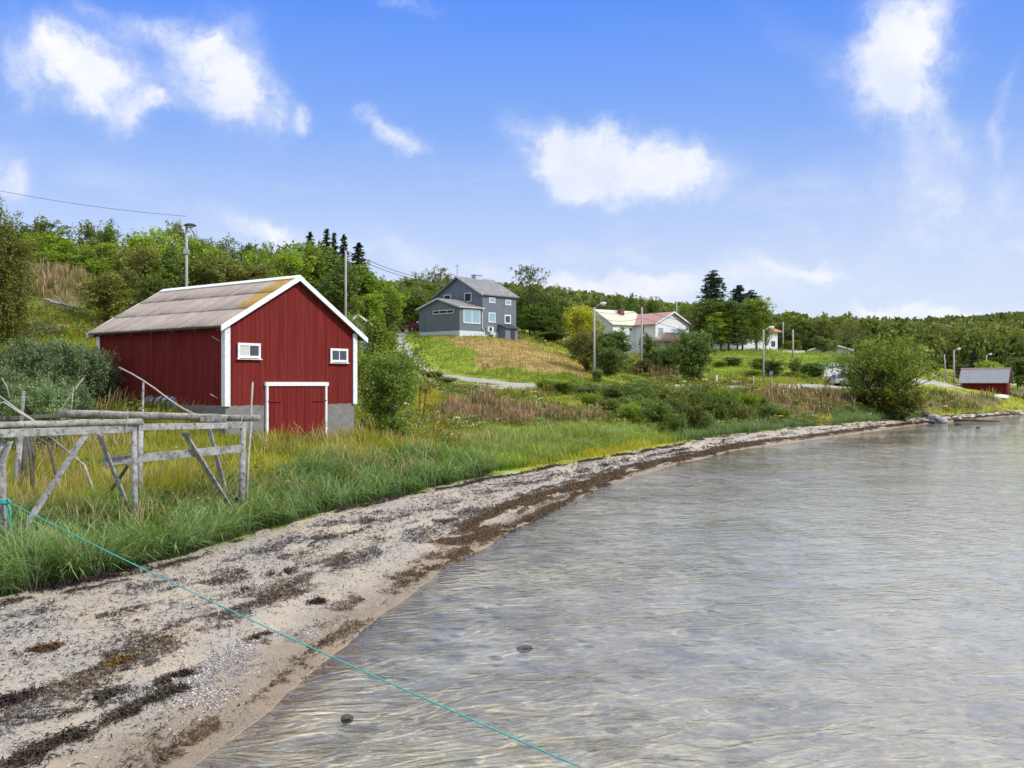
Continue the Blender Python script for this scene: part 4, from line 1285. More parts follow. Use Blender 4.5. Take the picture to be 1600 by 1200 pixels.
def broadleaf(seed, H, Rad, h0=.15, nl=34, leaves=4500, size=.24, clump=.45, up=.7, stems=1, prof='ovoid', spread=.0, trunk_r=.13, droop=0.0, fine=6):
    """skeleton of stems and limbs, leaves in twig clusters along the limbs. Returns trunk arrays and crown arrays with tints"""
    rg = np.random.default_rng(seed)
    paths = []; limbs = []
    for s in range(stems):
        az = rg.uniform(0, 2 * math.pi) if stems > 1 else 0
        az = 2 * math.pi * s / stems + rg.uniform(-.4, .4)
        lean = spread * rg.uniform(.5, 1.1)
        t = np.linspace(0, 1, 7)
        wob = rg.normal(size=(7, 2)) * .025 * H * np.linspace(0, 1, 7)[:, None]
        Hs = H * (1 if stems == 1 else rg.uniform(.8, 1.0))
        P = np.stack([np.cos(az) * lean * t ** 1.15 * H + wob[:, 0], np.sin(az) * lean * t ** 1.15 * H + wob[:, 1], t * Hs * (1 - .12 * lean)], -1)
        P[0, 2] = -.3
        paths.append((P, trunk_r * (1 - .88 * t) * (1 if stems == 1 else .7) + .012))
        for i in range(nl // stems):
            f = h0 + (1 - h0) * ((i + rg.uniform(0, 1)) / (nl // stems))
            f = min(f, .99)
            if prof == 'ovoid': w_ = math.sin(math.pi * min(1, .12 + .88 * (f - h0) / (1 - h0) * .98)) ** .7
            elif prof == 'dome': w_ = math.sqrt(max(.03, 1 - ((f - h0) / (1 - h0)) ** 2)) * .95 + .05
            elif prof == 'cone': w_ = (1.02 - (f - h0) / (1 - h0)) ** .8
            else: w_ = .55 + .45 * math.sin(math.pi * f)
            L = Rad * w_ * rg.uniform(.65, 1.12) / (1 if stems == 1 else 1.25)
            a = 2.39996 * i + rg.uniform(-.5, .5) + s
            base = np.array([np.interp(f * .93, t, P[:, k]) for k in range(3)])
            rise = up * rg.uniform(.6, 1.2)
            q = np.linspace(0, 1, 4)
            lp = base + np.stack([np.cos(a) * L * q, np.sin(a) * L * q, L * rise * q - droop * L * q ** 2.2], -1)
            lp[1:] += rg.normal(size=(3, 3)) * L * .06
            limbs.append((lp, L))
            paths.append((lp, (trunk_r * .42 * (1 - f * .6)) * (1 - .85 * q) + .008))
    Ls = np.array([l for _, l in limbs]) + .15 * Rad
    per = np.maximum(1, (leaves * Ls / Ls.sum()).astype(int))
    Cs = []; Ts = []
    for (lp, L), m in zip(limbs, per):
        nk = max(2, int(m / (leaves / (len(limbs) * fine)) + .5))
        s = rg.beta(2.0, 1.15, nk)
        sub = np.stack([np.interp(s, np.linspace(0, 1, 4), lp[:, k]) for k in range(3)], -1) + rg.normal(size=(nk, 3)) * clump * np.array([1, 1, .8]) * (.35 + .65 * s[:, None])
        pick = rg.integers(0, nk, m)
        Cs.append(sub[pick] + rg.normal(size=(m, 3)) * clump * .42)
        Ts.append(rg.uniform(.78, 1.2, nk)[pick])
    C = np.concatenate(Cs); T = np.concatenate(Ts)
    keep = C[:, 2] > .05
    C, T = C[keep], T[keep]
    LV, LF = leaf_quads(C, size, rg)
    T = T * rg.uniform(.8, 1.2, len(T))
    yl = (rg.random(len(T)) < .06)
    col = np.stack([T * np.where(yl, 1.5, 1.0), T * np.where(yl, 1.15, 1), T * .9], -1)
    return tubes_np(paths, 6), (LV, LF, np.repeat(col, 4, 0))


def conifer(seed, H, Rad, tiers=26, per=8, dens=13, h0=.06, pw=.85):
    rg = np.random.default_rng(seed)
    t = np.linspace(0, 1, 6)
    paths = [(np.stack([t * 0, t * 0, t * H - .2], -1), .16 * H / 10 * (1 - .95 * t) + .01)]
    C = []; A = []
    for i in range(tiers):
        f = h0 + (1 - h0) * (i + rg.uniform(-.2, .2)) / tiers
        L = Rad * (1.0 - f) ** pw * rg.uniform(.8, 1.1) + .12
        for k in range(per):
            a = rg.uniform(0, 2 * math.pi)
            l = L * rg.uniform(.6, 1.12)
            m = max(4, int(dens * l / Rad * 2.2) + 3)
            q = rg.uniform(.08, 1, m)
            dirv = np.array([math.cos(a), math.sin(a), 0])
            z0 = (f + rg.uniform(-.6, .6) * (1 - h0) / tiers * 1.6) * H
            Pz = z0 - .28 * l * q + .22 * l * q ** 3
            P = dirv * (l * q)[:, None]; P[:, 2] = Pz
            P += rg.normal(size=(m, 3)) * np.array([.10, .10, .07]) * l
            C.append(P); A.append(np.repeat((dirv + np.array([0, 0, -.35]))[None], m, 0))
            if k % 3 == 0:
                qq = np.linspace(0, 1, 3)
                b = dirv * (l * .9 * qq)[:, None]; b[:, 2] = z0 - .2 * l * qq
                paths.append((b, .03 * (1 - .8 * qq) + .005))
    C = np.concatenate(C); A = np.concatenate(A)
    LV, LF = leaf_quads(C, .40 * Rad / 2.2, rg, .5, .38, A)
    T = rg.uniform(.65, 1.3, len(C))
    return tubes_np(paths, 5), (LV, LF, np.repeat(np.stack([T, T, T], -1), 4, 0))


LEAF = dict(
    birch=leafy('birch_leaves', (.120, .155, .032), (.145, .165, .040), .32),
    willow=leafy('willow_leaves', (.170, .255, .030), (.210, .275, .036), .40),
    dark=leafy('alder_leaves', (.092, .145, .030), (.112, .160, .034), .32),
    olive=leafy('olive_willow_leaves', (.130, .150, .034), (.155, .160, .042), .32),
    spruce=leafy('spruce_needles', (.042, .074, .034), (.052, .086, .038), .14),
    sitka=leafy('blue_spruce_needles', (.040, .074, .054), (.048, .084, .058), .14),
    grey=leafy('grey_willow_leaves', (.135, .20, .105), (.16, .22, .115), .28, rough=.6),
    yellow=leafy('yellowing_birch_leaves', (.34, .37, .028), (.38, .38, .034), .45),
    bush=leafy('dense_bush_leaves', (.098, .158, .044), (.125, .178, .05), .30),
    aspen=leafy('aspen_leaves', (.080, .108, .036), (.095, .115, .042), .25),
    wood=leafy('woodland_leaves', (.130, .190, .036), (.155, .20, .042), .30),
)

PROTO = {}


def proto(key, arrays, bark, leaf, crown='crown'):
    (tv, tf), (lv, lf, lc) = arrays
    H = max(lv[:, 2].max(), 1e-3)
    Rd = np.percentile(np.hypot(lv[:, 0], lv[:, 1]), 97)
    PROTO[key] = (np_mesh('trunk', tv, tf, bark, True), np_mesh(crown, lv, lf, leaf, False, lc), H, Rd)


for i in range(4):
    proto(('birch', i), broadleaf(100 + i, 8.5, 2.2, .22, 36, 4200, .27, .42, .75, 1, 'ovoid', trunk_r=.11), M['birch'], LEAF['birch'])
    proto(('willow', i), broadleaf(120 + i, 6.0, 2.0, .08, 44, 4800, .24, .36, 1.25, 4, 'wide', .16, trunk_r=.09), M['bark'], LEAF['willow'])
    proto(('olive', i), broadleaf(140 + i, 6.5, 2.0, .08, 44, 5200, .22, .40, .95, 3, 'ovoid', .12, trunk_r=.09), M['bark'], LEAF['olive'])
    proto(('dark', i), broadleaf(160 + i, 7.5, 2.4, .14, 42, 5200, .26, .46, .7, 2, 'ovoid', .08, trunk_r=.12), M['bark'], LEAF['dark'])
for i in range(3):
    proto(('spruce', i), conifer(180 + i, 10, 1.9, 38, 9, 13), M['bark'], LEAF['spruce'])
    proto(('sitka', i), conifer(190 + i, 10, 2.9, 34, 8, 12, .12, .5), M['bark'], LEAF['sitka'])
    proto(('bush', i), broadleaf(200 + i, 3.4, 1.7, .0, 72, 12000, .145, .25, .75, 3, 'wide', .10, trunk_r=.06, fine=8), M['bark'], LEAF['bush'])
    proto(('thin', i), broadleaf(210 + i, 9.0, 1.5, .35, 26, 1500, .24, .34, .8, 1, 'wide', trunk_r=.10), M['birch'], LEAF['birch'])
for i in range(4):
    proto(('thicket', i), broadleaf(240 + i, 2.3, 1.7, .0, 60, 7000, .17, .30, 1.2, 8, 'wide', .42, trunk_r=.04, fine=7), M['bark'], LEAF[('bush', 'dark', 'olive', 'willow')[i]])
for i in range(3):
    proto(('garden', i), broadleaf(250 + i, 9.0, 2.5, .16, 50, 7500, .25, .48, .75, 1, 'ovoid', trunk_r=.15), M['bark'], LEAF['dark' if i else 'willow'])
for i in range(2):
    proto(('aspen', i), broadleaf(220 + i, 11.0, 2.4, .45, 26, 2000, .24, .42, .7, 1, 'ovoid', trunk_r=.14), M['bark'], LEAF['aspen'])
    proto(('yellow', i), broadleaf(230 + i, 6.5, 2.0, .12, 38, 4200, .22, .38, .8, 2, 'ovoid', .10, trunk_r=.09), M['birch'], LEAF['yellow'])
# close-up plants get finer leaves
proto(('neartree', 0), broadleaf(300, 9.0, 2.4, .05, 70, 26000, .15, .34, .85, 3, 'wide', .10, trunk_r=.12, fine=11), M['bark'], LEAF['olive'])
proto(('nearshrub', 0), broadleaf(310, 4.6, 2.3, .04, 60, 15000, .135, .34, 1.0, 6, 'ovoid', .26, trunk_r=.06, fine=8), M['bark'], leafy('fresh_shrub_leaves', (.125, .19, .038), (.15, .205, .04), .36))
for i in range(3):
    proto(('seabuck', i), broadleaf(320 + i, 3.4, 2.1, .02, 64, 20000, .105, .24, .8, 6, 'dome', .30, trunk_r=.05, fine=10), M['bark'], LEAF['grey'])
proto(('bigwillow', 0), broadleaf(330, 6.2, 4.2, (.24), 84, 19000, .17, .40, .55, 7, 'dome', .44, trunk_r=.15, fine=9), M['bark'], leafy('big_willow_leaves', (.175, .235, .040), (.18, .24, .042), .38))


def plant(kind, x, y, height, width, label, cat, name, group=None, parts=('trunk', 'crown'), i=None, z=None):
    keys = [k for k in PROTO if k[0] == kind]
    k = keys[(rng.integers(0, 99) if i is None else i) % len(keys)]
    tm, cm, H, Rd = PROTO[k]
    zz = gz(x, y) if z is None else z
    o = empty(name, (x, y, zz - .05), float(rng.uniform(0, 6.28)))
    sxy, szz = width / 2 / Rd, height / H
    o.scale = (sxy, sxy, szz)
    tag(o, label, cat, group)
    for nm, me in zip(parts, (tm, cm)):
        c = bpy.data.objects.new(nm, me); COL.objects.link(c); c.parent = o
    return o


def tree_px(kind, u, vtop, Y, wpx, label, name='tree', cat='tree', group=None, i=None, hmin=1.0):
    """tree whose top shows at pixel (u, vtop) when it stands Y metres off, wpx pixels wide"""
    x = (u - 800) / F * Y
    z = gz(x, Y)
    h = max(hmin, CZ + (600 - vtop) / F * Y - z)
    return plant(kind, x, Y, h, wpx / F * Y, label, cat, name, group, i=i, z=z)


HG, HL = 'trees on the hillside behind the boathouse', None
# the hillside behind and left of the big boathouse
tree_px('neartree', 8, 308, 55, 100, 'tall dark leafy tree at the left, beside the flowering slope', 'tall_tree', i=0)
rows = [
    ('dark', 45, 345, 112, 62), ('birch', 75, 332, 118, 62), ('birch', 138, 344, 122, 55), ('dark', 165, 338, 118, 42), ('birch', 215, 356, 116, 50),
    ('birch', 275, 342, 112, 50), ('dark', 318, 360, 115, 40), ('thin', 355, 363, 118, 40), ('thin', 340, 372, 120, 34), ('birch', 385, 376, 118, 46), ('dark', 410, 374, 120, 46), ('birch', 432, 382, 125, 46),
]
for k, u, v, Y, wd in rows:
    tree_px(k, u, v, Y, wd * 1.3, 'tree of the dark row along the skyline of the hill behind the boathouse', 'hill_tree', 'tree', 'skyline trees on the hill behind the boathouse')
rows = [
    ('willow', 52, 358, 92, 46), ('willow', 88, 360, 94, 62), ('willow', 160, 372, 90, 56), ('willow', 220, 360, 96, 54), ('willow', 248, 350, 98, 52), 
    ('willow', 305, 362, 95, 46), ('olive', 200, 380, 86, 50), ('willow', 85, 392, 84, 66), ('dark', 128, 388, 85, 44), ('willow', 150, 402, 80, 46), ('willow', 335, 380, 94, 52), ('olive', 360, 388, 92, 50), ('willow', 395, 384, 98, 52), 
]
for k, u, v, Y, wd in rows:
    tree_px(k, u, v, Y, wd * 1.3, 'bright green bushy tree in the thicket on the hillside behind the boathouse', 'hill_tree', 'tree', 'bushy trees in the hillside thicket')
rows = [('olive', 168, 420, 63, 66), ('olive', 228, 378, 74, 58), ('dark', 262, 378, 75, 62), ('olive', 318, 386, 76, 66), ('olive', 370, 388, 78, 62), ('olive', 410, 402, 78, 56), ('olive', 200, 415, 70, 40), ('dark', 240, 420, 68, 50)]
for n_, (k, u, v, Y, wd) in enumerate(rows):
    tree_px(k, u, v, Y, wd * 1.3, 'dark olive bushy tree standing by itself left of the boathouse roof' if n_ == 0 else 'olive green tree rising just behind the boathouse roof', 'hill_tree', 'tree', None if n_ == 0 else 'trees close behind the boathouse roof')
rows = [('willow', 470, 370, 96, 78), ('dark', 505, 372, 98, 66), ('willow', 450, 388, 92, 62), ('dark', 530, 400, 90, 60), ('willow', 560, 405, 100, 52), ('willow', 592, 430, 104, 60), 
        ('willow', 600, 448, 116, 54), ('willow', 575, 452, 96, 50), ('dark', 598, 462, 100, 50), ('willow', 640, 462, 156, 52), ('dark', 640, 440, 140, 52), ('willow', 590, 480, 112, 40), ('dark', 655, 448, 148, 46), ('willow', 622, 484, 152, 36), ('dark', 612, 466, 154, 50)]
for k, u, v, Y, wd in rows:
    tree_px(k, u, v, Y, wd * 1.3, 'leafy green tree between the boathouse gable and the grey house', 'hill_tree', 'tree', 'trees between the boathouse and the grey house')
for u, v, Y, wd, lab in [(484, 361, 112, 26, 'short dark spruce tip above the leafy trees right of the boathouse ridge'), (511, 356, 114, 26, 'tallest dark spruce right of the boathouse ridge'), (522, 362, 115, 22, 'slim dark spruce close beside the tallest one'),
                         (537, 365, 112, 24, 'dark spruce behind the bare pole'), (560, 378, 108, 36, 'dark spruce standing free against the sky right of the bare pole')]:
    tree_px('spruce', u, v, Y, wd * 1.9, lab, 'spruce_tree', 'spruce')
for u, v, Y, wd, k in [(655, 424, 168, 26, 'thin'), (672, 418, 172, 26, 'thin'), (688, 412, 170, 34, 'thin'), (700, 424, 175, 30, 'birch'), (640, 430, 165, 32, 'birch'), (668, 436, 160, 42, 'birch'), (712, 440, 172, 36, 'dark'), (690, 440, 162, 40, 'dark'), (745, 452, 190, 40, 'dark')]:
    tree_px(k, u, v, Y, wd * 1.3, 'thin birch standing against the sky behind the grey house', 'birch_tree', 'birch', 'birches behind the grey house')
for k, u, v, Y, wd in [('dark', -60, 330, 105, 60), ('willow', -40, 380, 82, 60), ('birch', -110, 320, 100, 60), ('willow', -120, 380, 78, 62), ('dark', -190, 330, 90, 66), ('olive', -90, 430, 66, 60), ('willow', -230, 380, 74, 62), ('birch', -280, 330, 86, 60), ('dark', -20, 400, 72, 50)]:
    tree_px(k, u, v, Y, wd * 1.3, 'bright green bushy tree in the thicket on the hillside behind the boathouse', 'hill_tree', 'tree', 'bushy trees in the hillside thicket')
# willows by the drive and the shrub against the boathouse
for u, v, Y, wd, lab in [(552, 482, 72, 30, 'pale green willow bush just behind the boathouse eave'), (585, 488, 76, 46, 'pale willow bush with long upright shoots left of the drive'), (606, 512, 80, 36, 'pale willow bush at the edge of the gravel drive')]:
    tree_px('willow', u, v, Y, wd, lab, 'willow_bush', 'bush')
tree_px('nearshrub', 606, 519, 46.5, 124, 'airy green shrub growing against the right end of the big boathouse', 'shrub', 'shrub', i=0)
tree_px('nearshrub', 634, 572, 62, 38, 'small leafy shrub just behind the airy shrub, below the drive', 'shrub', 'shrub', i=0)
# grey green thicket left of the boathouse
for u, v, Y, wd, lab in [(28, 520, 39, 125, 'grey green shrub at the left edge, the largest of the thicket'), (92, 520, 42, 110, 'grey green shrub in the middle of the thicket by the drying rack'), (150, 536, 43, 78, 'darker grey green shrub touching the boathouse side wall'),
                         (62, 572, 34.5, 100, 'low grey green shrub in front of the thicket, behind the rack'), (-15, 560, 35, 90, 'grey green shrub cut by the left edge, behind the rack posts'), (118, 590, 37.5, 66, 'small grey green shrub right at the end of the thicket')]:
    tree_px('seabuck', u, v, Y, wd, lab, 'shrub', 'shrub')
# right of the grey house
tree_px('aspen', 828, 411, 146, 62, 'tall thin crowned tree rising alone to the right of the grey house', 'aspen_tree', i=0)
for u, v, Y, wd, k in [(815, 448, 150, 44, 'dark'), (846, 448, 152, 62, 'dark'), (878, 456, 156, 52, 'dark'), (835, 470, 146, 48, 'dark'), (862, 472, 148, 54, 'dark'), (893, 466, 160, 44, 'birch'), (868, 440, 168, 30, 'thin'), (884, 446, 170, 30, 'thin'), (850, 490, 144, 44, 'dark')]:
    tree_px(k, u, v, Y, wd, 'dark leafy tree in the clump right of the grey house', 'garden_tree', 'tree', 'dark trees right of the grey house')
tree_px('bush', 860, 516, 140, 50, 'low dark bush on the crest right of the grey house', 'bush', 'bush')
tree_px('yellow', 907, 472, 138, 60, 'yellow green birch left of the white house', 'birch_tree', 'birch', i=0)
tree_px('yellow', 928, 490, 140, 34, 'smaller yellowish birch behind the street lamp', 'birch_tree', 'birch', i=1)
for u, v, Y, wd, k, lab in [(917, 512, 114, 54, 'olive', 'grey green bush directly left of the tall lamp post'), (958, 508, 122, 66, 'bush', 'large dark round bush right of the tall lamp post'), (952, 536, 113, 48, 'bush', 'dark green bush at the foot of the slope right of the lamp post'),
                            (1013, 518, 130, 36, 'dark', 'upright dark bush beside the bare pole in front of the white house'), (1028, 538, 128, 40, 'bush', 'dark bush under the balcony of the white house'), (1004, 556, 119, 30, 'olive', 'small olive bush at the foot of the bare pole'),
                            (1082, 505, 117, 62, 'bush', 'big round dark bush with pale top, in front of the white house'), (1047, 536, 124, 34, 'bush', 'narrow bush squeezed against the big round bush'), (934, 574, 106, 18, 'bush', 'tuft of bush growing round the lamp post base'), (898, 520, 126, 40, 'olive', 'olive bush on the slope under the yellow green birch')]:
    tree_px(k, u, v, Y, wd, lab, 'bush', 'bush')
# behind and beside the white house
for u, v, Y, wd, k in [(940, 462, 190, 38, 'dark'), (962, 458, 195, 40, 'dark'), (984, 456, 192, 40, 'dark'), (1004, 462, 196, 36, 'birch'), (1022, 461, 190, 34, 'dark'), (1046, 474, 195, 40, 'birch'), (1066, 478, 198, 36, 'dark'), (1085, 474, 188, 34, 'birch'), (1098, 482, 184, 34, 'willow'), (920, 462, 195, 40, 'birch'), (1075, 490, 182, 36, 'olive')]:
    tree_px(k, u, v, Y, wd, 'green tree of the row showing over the roofs of the white house', 'garden_tree', 'tree', 'trees behind the white house')
for u, v, Y, wd, lab in [(1114, 421, 172, 44, 'tallest blue green spruce right of the white house'), (1153, 444, 174, 40, 'second blue green spruce, just right of the tallest'), (1174, 452, 176, 34, 'smallest blue green spruce of the three')]:
    tree_px('sitka', u, v, Y, wd * 1.5, lab, 'spruce_tree', 'spruce')
for u, v, Y, wd, k in [(1112, 462, 158, 70, 'garden'), (1138, 464, 156, 62, 'garden'), (1160, 468, 157, 60, 'garden'), (1182, 460, 158, 56, 'garden'), (1196, 478, 160, 32, 'garden'), (1126, 484, 155, 52, 'garden'), (1152, 486, 155, 52, 'garden'), (1098, 484, 160, 40, 'olive')]:
    tree_px(k, u, v, Y, wd, 'leafy garden tree of the tall clump hiding the orange roofed house', 'garden_tree', 'tree', 'tall garden trees at the orange roofed house')
for u, v, Y, wd, k, lab in [(1124, 564, 134, 26, 'thicket', 'small bush on the bright lawn, the left of a pair'), (1144, 556, 135, 32, 'bush', 'conical small bush on the bright lawn, the right of a pair'), (1188, 556, 126, 44, 'olive', 'grey green bush behind the street lamp on the lawn'), (1208, 560, 124, 44, 'dark', 'dark bush right of the street lamp by the road'),
                            (1242, 556, 128, 26, 'olive', 'narrow bush at the foot of the bare pole on the lawn'), (1271, 562, 127, 42, 'bush', 'round dark bush between the lawn and the white garage'), (1176, 578, 122, 34, 'thicket', 'low bush in front of the lawn left of the lamp')]:
    tree_px(k, u, v, Y, wd, lab, 'bush', 'bush')
for u, v, Y, wd, k in [(1230, 512, 188, 34, 'dark'), (1252, 498, 186, 38, 'birch'), (1281, 493, 186, 44, 'birch'), (1268, 512, 190, 34, 'dark'), (1306, 505, 184, 30, 'thin'), (1322, 500, 188, 26, 'thin'), (1334, 498, 186, 26, 'thin'), (1298, 520, 190, 36, 'dark'), (1326, 520, 190, 36, 'dark'), (1240, 530, 184, 30, 'olive'), (1277, 522, 166, 22, 'birch'), (1290, 526, 165, 24, 'dark'), (1304, 530, 166, 20, 'birch'), (1218, 500, 192, 30, 'dark'), (1348, 512, 190, 34, 'dark')]:
    tree_px(k, u, v, Y, wd, 'dark airy birch behind the pale bungalow', 'birch_tree', 'birch', 'birches round the pale bungalow')
tree_px('bigwillow', 1384, 517, 107, 166, 'big spreading many stemmed willow over the shore, in front of the silver car', 'willow_tree', 'tree', i=0)
for u, v, Y, wd, k, lab in [(1408, 596, 105, 86, 'thicket', 'dark low bush at the foot of the big willow'), (1346, 620, 107, 44, 'olive', 'low olive bush left of the big willow'), (1522, 543, 168, 30, 'spruce', 'dark pointed spruce above the small boathouse roof'), (1546, 562, 160, 42, 'willow', 'bright green round tree right of the pointed spruce'), (1456, 566, 166, 30, 'dark', 'dark bush behind the road lamps'),
                            (1505, 566, 170, 36, 'dark', 'dark tree left of the pointed spruce'), (1590, 552, 168, 46, 'dark', 'dark tree above the pale blue shed'), (1570, 570, 165, 34, 'dark', 'dark bush above the right end of the small boathouse')]:
    tree_px(k, u, v, Y, wd, lab, 'willow_tree' if k == 'willow' else ('spruce_tree' if k == 'spruce' else 'bush'), 'spruce' if k == 'spruce' else ('tree' if k == 'willow' or 'tree' in lab.split()[:2] else 'bush'))
# shrubs along the shore bank
bank = [(985, 600, 80, 84, 0), (1030, 600, 82, 84, 1), (1075, 606, 82, 76, 0), (945, 614, 86, 70, 1), (900, 622, 88, 60, 3), (1120, 604, 88, 64, 2), (1012, 622, 72, 70, 0), (1062, 626, 74, 60, 1), (968, 630, 74, 56, 2),
        (1152, 612, 90, 56, 2), (1105, 628, 82, 54, 0), (865, 624, 92, 50, 3), (1182, 630, 88, 46, 3), (1142, 632, 84, 46, 1), (1085, 642, 74, 44, 3), (935, 634, 78, 50, 3), (1205, 638, 90, 40, 2), (1042, 642, 70, 48, 0), (1125, 616, 86, 40, 3)]
bank = [(u + du, v - 12 + dv, Y + dy, wd * .72, (k + q) % 4) for (u, v, Y, wd, k) in bank for (du, dv, dy, q) in ((-14, 0, 1.5, 0), (16, 6, -2.5, 1))]
for n_, (u, v, Y, wd, k) in enumerate(bank):
    tree_px('thicket', u, v, Y, wd, 'shrub in the tangled thicket on the shore bank below the road', 'shrub', 'shrub', 'shrubs on the shore bank below the road', i=k, hmin=1.4)
for u, v, Y, wd, k, lab in [(676, 582, 101, 48, 'thicket', 'low dark green bush on the gravel heap below the drive'), (699, 588, 99, 34, 'thicket', 'smaller green bush at the right end of the gravel heap')]:
    tree_px(k, u, v, Y, wd, lab, 'bush', 'bush', hmin=.9)
tree_px('bush', 742, 508, 134, 8, 'tiny clipped bush near the red car', 'bush', 'bush') if False else None
tree_px('bush', 614, 507, 145, 11, 'small round bush beside the drive near the red car', 'bush', 'bush', hmin=.9)

# ------------------------------------------------------------------ woods too far off to tell trees apart
def woodland(name, label, pts, seed, hgt=(5, 9), n_leaf=150, mat=None, lsz=.5):
    rg = np.random.default_rng(seed)
    protos = []
    for k in range(6):
        d = rg.normal(size=(n_leaf, 3)); d /= np.linalg.norm(d, axis=1)[:, None]
        cone = k == 5
        rad = rg.uniform(.72, 1.05, n_leaf)[:, None]
        C = d * rad
        if cone:
            zc = rg.uniform(0, 1, n_leaf) ** 1.4
            an = rg.uniform(0, 6.28, n_leaf); rr_ = (1 - zc) * rg.uniform(.5, 1.0, n_leaf)
            C = np.stack([np.cos(an) * rr_, np.sin(an) * rr_, zc * 2 - 1], -1)
        else:
            nl = vnoise(C[:, 0] * 1.8 + 9 * k, C[:, 1] * 1.8 + C[:, 2] * 1.3, k)
            C = C * (.72 + .5 * nl)[:, None]
        V, Fq = leaf_quads(C, lsz, rg, .3, .8)
        protos.append((V, np.repeat(rg.uniform(.65, 1.25, n_leaf) * (.9 + .0 * C[:, 2]), 4)))
    Vs = []; Ts = []
    for (x, y, z) in pts:
        k = 5 if rg.random() < .06 else rg.integers(0, 5)
        V, T = protos[k]
        h = rg.uniform(*hgt); wd = h * rg.uniform(.27, .42)
        a = rg.uniform(0, 6.28)
        c, s = math.cos(a), math.sin(a)
        W = np.stack([(V[:, 0] * c - V[:, 1] * s) * wd + x, (V[:, 0] * s + V[:, 1] * c) * wd + y, V[:, 2] * h * .5 + z + h * .48], -1)
        Vs.append(W)
        b = rg.uniform(.7, 1.25); ye = rg.uniform(.9, 1.25)
        if k == 5: b *= .5; ye = .8
        Ts.append(np.stack([T * b * ye, T * b, T * b * .9], -1))
    V = np.concatenate(Vs); T = np.concatenate(Ts)
    o = link_mesh(name, np_mesh(name, V, np.arange(len(V)).reshape(-1, 4), mat or LEAF['wood'], False, T), None)
    return tag(o, label, 'woodland', None, 'stuff')


def scatter(n, ulo, uhi, ylo, yhi, seed, cond=None):
    rg = np.random.default_rng(seed)
    u = rg.uniform(ulo, uhi, n); y = np.exp(rg.uniform(math.log(ylo), math.log(yhi), n))
    x = (u - 800) / F * y
    z = terr(x, y)
    if cond is not None:
        k = cond(u, y, z, x); x, y, z = x[k], y[k], z[k]
    return np.stack([x, y, z], -1)


woodland('forest', 'nearer trees of the green wooded hill beyond the small red boathouse', scatter(1300, 1290, 1950, 185, 300, 5, lambda u, y, z, x: (y > 200) | (u > 1450)), 31, (5, 8.5), 430, None, .26)
woodland('forest', 'green wooded hill far beyond the small red boathouse', scatter(2200, 1290, 2050, 300, 520, 8), 34, (5, 8.5), 210, None, .38)
woodland('forest', 'wooded ridge behind the grey house and the white house', scatter(1500, 560, 1330, 205, 470, 6, lambda u, y, z, x: y > 215), 32, (6, 9), 190, None, .42)
woodland('forest', 'deep wood on top of the hill at the left', scatter(900, -420, 640, 118, 330, 7, lambda u, y, z, x: (y > 122 + np.clip(u, 0, 700) * .09)), 33, (6, 8.5), 480, None, .27)

# ------------------------------------------------------------------ the fish drying rack
ra0 = at(5, 870, 20.9)
RKO = Vector((ra0.x, ra0.y, gz(ra0.x, ra0.y)))
rack = tag(empty('drying_rack', RKO), 'weathered grey timber fish drying rack standing in the tall shore grass', 'drying rack')
def RK(u, v, Y): return at(u, v, Y) - RKO
def to_ground(p, d=.25):
    return Vector((p.x, p.y, gz(p.x + RKO.x, p.y + RKO.y) - RKO.z - d))


def round_post(top, base_uvY, r, name='post', mat='timber', d=.3):
    a = RK(*top); b = RK(*base_uvY); b = Vector((b.x, b.y, min(b.z, to_ground(b, d).z)))
    m = (a + b) / 2 + Vector((random.uniform(-.02, .02), random.uniform(-.02, .02), 0))
    return MB().tube([a, m, b], [r * .92, r, r * 1.06], 9).build(name, M[mat], rack, True)


round_post((2, 688, 20.9), (6, 875, 20.9), .088)
round_post((209.5, 674, 23.1), (212, 826, 23.1), .068)
round_post((380, 663, 26.4), (376.5, 806, 26.4), .082)
round_post((220, 668, 26.5), (219.5, 735, 26.5), .07)
round_post((33, 668, 27), (24, 745, 27), .085)
round_post((40, 668, 27.5), (37, 735, 27.5), .08, mat='timber_dark')
MB().beam(RK(37.5, 611, 26.9), RK(33, 668, 26.9), .09, .05).build('post_top', M['timber'], rack)
bm = lambda a, b, w_, h_, nm='brace', mat='timber': MB().beam(RK(*a), RK(*b), w_, h_).build(nm, M[mat], rack, bevel=.006)
bm((-70, 680, 19.9), (212, 670, 23.2), .11, .165, 'rail'); bm((214, 667.5, 23.25), (384, 664.5, 26.5), .11, .15, 'rail')
bm((-60, 658, 26.5), (100, 648.5, 28.2), .10, .10, 'rail', 'timber_dark')
bm((161, 721.5, 23.6), (376, 701, 26.2), .06, .20, 'cross_plank')
def slant(a, b, wd, th_, mat='timber', nm='brace'):
    p, q = RK(*a), RK(*b)
    q = p + (q - p) * 1.06
    MB().beam(p, q, th_, wd, roll=(0.45, .9, 0)).build(nm, M[mat], rack, bevel=.006)
slant((133, 680, 22.1), (32, 834, 21.2), .15, .05)
slant((154, 678, 23.0), (200, 792, 23.6), .12, .05)
slant((200, 727, 23.9), (168, 775, 25.5), .075, .04, 'timber_dark')
slant((287, 675, 24.9), (362, 796, 26.0), .15, .05)
slant((326, 668, 27.2), (352, 765, 27.4), .13, .05)
slant((16, 690, 20.8), (-30, 820, 20.2), .12, .05)
